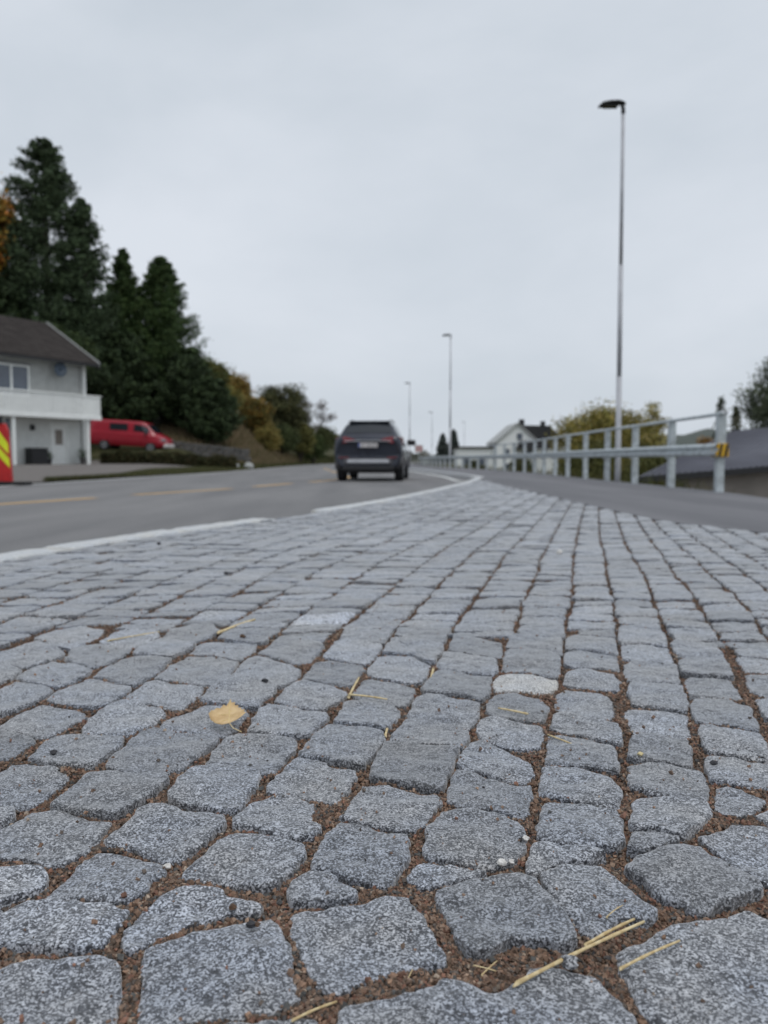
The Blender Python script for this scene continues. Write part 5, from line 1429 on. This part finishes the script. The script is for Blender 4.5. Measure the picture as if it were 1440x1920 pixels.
straw((.255, 1.355), (.210, 1.385), .0022, 'brownish straw over the top of a stone right of the pale one', .005, .001)
straw((-.44, 2.02), (-.372, 2.19), .0045, 'brown dry stalk in a joint left of the pale upper stone', .001, .003)
straw((-.70, 1.93), (-.60, 2.03), .0020, 'faint straw in a joint far left', .001, .002)
straw((-.075, .600), (-.040, .622), .0014, 'straw end poking in at the bottom edge', .002)
straw((.018, .648), (.026, .672), .0007, 'thread of straw standing in the grit below the square stone', -.004, .001)
straw((.088, .664), (.105, .684), .0008, 'fine split straw in the grit left of the longest straw', -.004, .001)
straw((.082, .676), (.102, .668), .0007, 'fine crossed straw fibre in the grit left of the longest straw', -.003, .001)

# birch leaf
lf = thing('leaf', 'dry tan birch leaf with toothed edge lying on the cobbles', 'leaf', (-.272, 1.300, .012), rad(-12))
lf.rotation_euler = (rad(20), rad(4), rad(-12)); lf.scale = (1.08, 1.08, 1.08)
out_ = [(-.030, .000), (-.029, .009), (-.026, .011), (-.024, .017), (-.018, .019), (-.016, .028), (-.011, .026), (-.010, .044), (-.006, .036), (-.001, .040), (.001, .032), (.007, .034), (.009, .027), (.015, .027), (.018, .020), (.024, .020), (.026, .012), (.031, .009), (.028, .000), (.022, -.008), (.012, -.014), (.000, -.017), (-.012, -.015), (-.022, -.010)]
def lz(x, y): return .004 + .0035 * math.sin(x*70) * math.cos(y*60) + 7.0 * x * x
V = [(0, 0, 0)]; n = len(out_); 
for f in (.33, .66, 1.0): V += [(x*f, y*f, 0) for x, y in out_]
V = [(x, y, lz(x, y)) for x, y, z in V]
F = [[0, 1+i, 1+(i+1) % n] for i in range(n)] + [[1+k*n+i, 1+(k+1)*n+i, 1+(k+1)*n+(i+1) % n, 1+k*n+(i+1) % n] for k in range(2) for i in range(n)]
o = link('blade', _pm('blade', V, F, True), M['leaf'], lf); sm2 = o.modifiers.new('s', 'SOLIDIFY'); sm2.thickness = .0005
b = MB(); b.tube([(x, y, lz(x, y) + .0004) for x, y in ((-.010, .040), (-.004, .022), (.004, .004), (.010, -.012))], .0006, 6)
for (x0, y0), (x1, y1) in (((-.004, .022), (-.016, .022)), ((-.001, .014), (.014, .020)), ((.001, .008), (-.020, .004)), ((.004, .003), (.022, .006)), ((.007, -.004), (-.008, -.011))):
    b.tube([(x0, y0, lz(x0, y0) + .0003), (x1, y1, lz(x1, y1) + .0003)], [.0005, .0002], 5)
b.build('veins', M['vein'], lf)
b = MB(); b.tube([(.010, -.012, lz(.01, -.012)), (.020, -.020, .004), (.036, -.024, .002)], .0008, 6); b.build('stem', M['straw'], lf)

def pebble(x, y, s, m, label, z=.002):
    V = []; F = []; n, k_ = 10, 6; sd = random.randint(0, 99)
    for i in range(k_+1):
        ph = math.pi*i/k_
        for k in range(n):
            th_ = 2*math.pi*k/n; r_ = s*(1 + .35*float(vnoise(np.array(math.cos(th_)*1.7*math.sin(ph)), math.sin(th_)*1.7*math.sin(ph), math.cos(ph)*1.7, seed=sd)))
            V.append((r_*math.sin(ph)*math.cos(th_), r_*math.sin(ph)*math.sin(th_)*.85, s*.5 + r_*math.cos(ph)*.65))
    for i in range(k_):
        for k in range(n): F.append([i*n+k, (i+1)*n+k, (i+1)*n+(k+1) % n, i*n+(k+1) % n])
    o = link('pebble', _pm('pebble', V, F), M[m], label=label, category='pebble', group='loose pebbles on the cobbles'); o.location = (x, y, z); return o
import_px = [(-.515, 1.171, .0058, 'pebble_dark', 'black pebble on a stone at the left, upper of the lone dark ones'),
 (-.155, .757, .0042, 'bed', 'brown pebble near the right corner of the bottom left stone'),
 (-.131, .727, .0045, 'pebble_dark', 'dark pebble near the left edge of the large bottom stone'),
 (-.125, .728, .0035, 'bed', 'reddish pebble beside the dark one on the large bottom stone'),
 (.113, .647, .0042, 'bed', 'brown pebble under the end of the longest straw'),
 (.398, 1.166, .0048, 'pebble_pale', 'small yellowish pebble on a stone at the right'),
 (.497, 1.130, .0060, 'pebble_dark', 'black pebble on a stone at the right edge'),
 (.168, .668, .0085, 'granite', 'grey granite chip beside the pale straw'),
 (.176, .665, .0040, 'bed', 'brown pebble between the granite chip and the longest straw'),
 (-.365, 1.96, .0075, 'bed', 'dark brown pebble on a stone in the upper left'),
 (-.245, 1.56, .0070, 'pebble_dark', 'dark hollowed pebble above the leaf'),
 (-.63, 3.05, .0110, 'pebble_dark', 'black pebble near the white kerb left'),
 (-1.22, 4.15, .0120, 'pebble_dark', 'black pebble lying on the white kerb'),
 (.86, 3.75, .016, 'quartz', 'white fleck of stone in a far joint'),
 (.172, .905, .0048, 'quartz', 'white quartz chip on the right edge of a stone in the lower middle'),
 (.134, .848, .0058, 'quartz', 'broad white quartz chip in the joint below the lower middle stone'),
 (.146, .852, .0036, 'quartz', 'small white quartz chip right of the broad one'),
 (-.245, .842, .0045, 'quartz', 'white quartz chip at the tip of a stone in the lower left')]
for a in import_px:
    o = pebble(*a[:3], a[3], a[4], -.001 if a[3] == 'quartz' else .002)
    if a[3] == 'granite':
        at_ = o.data.attributes.new('tone', 'FLOAT', 'POINT'); at_.data.foreach_set('value', np.ones(len(o.data.vertices), dtype=np.float32))
print('objects', len(bpy.data.objects))
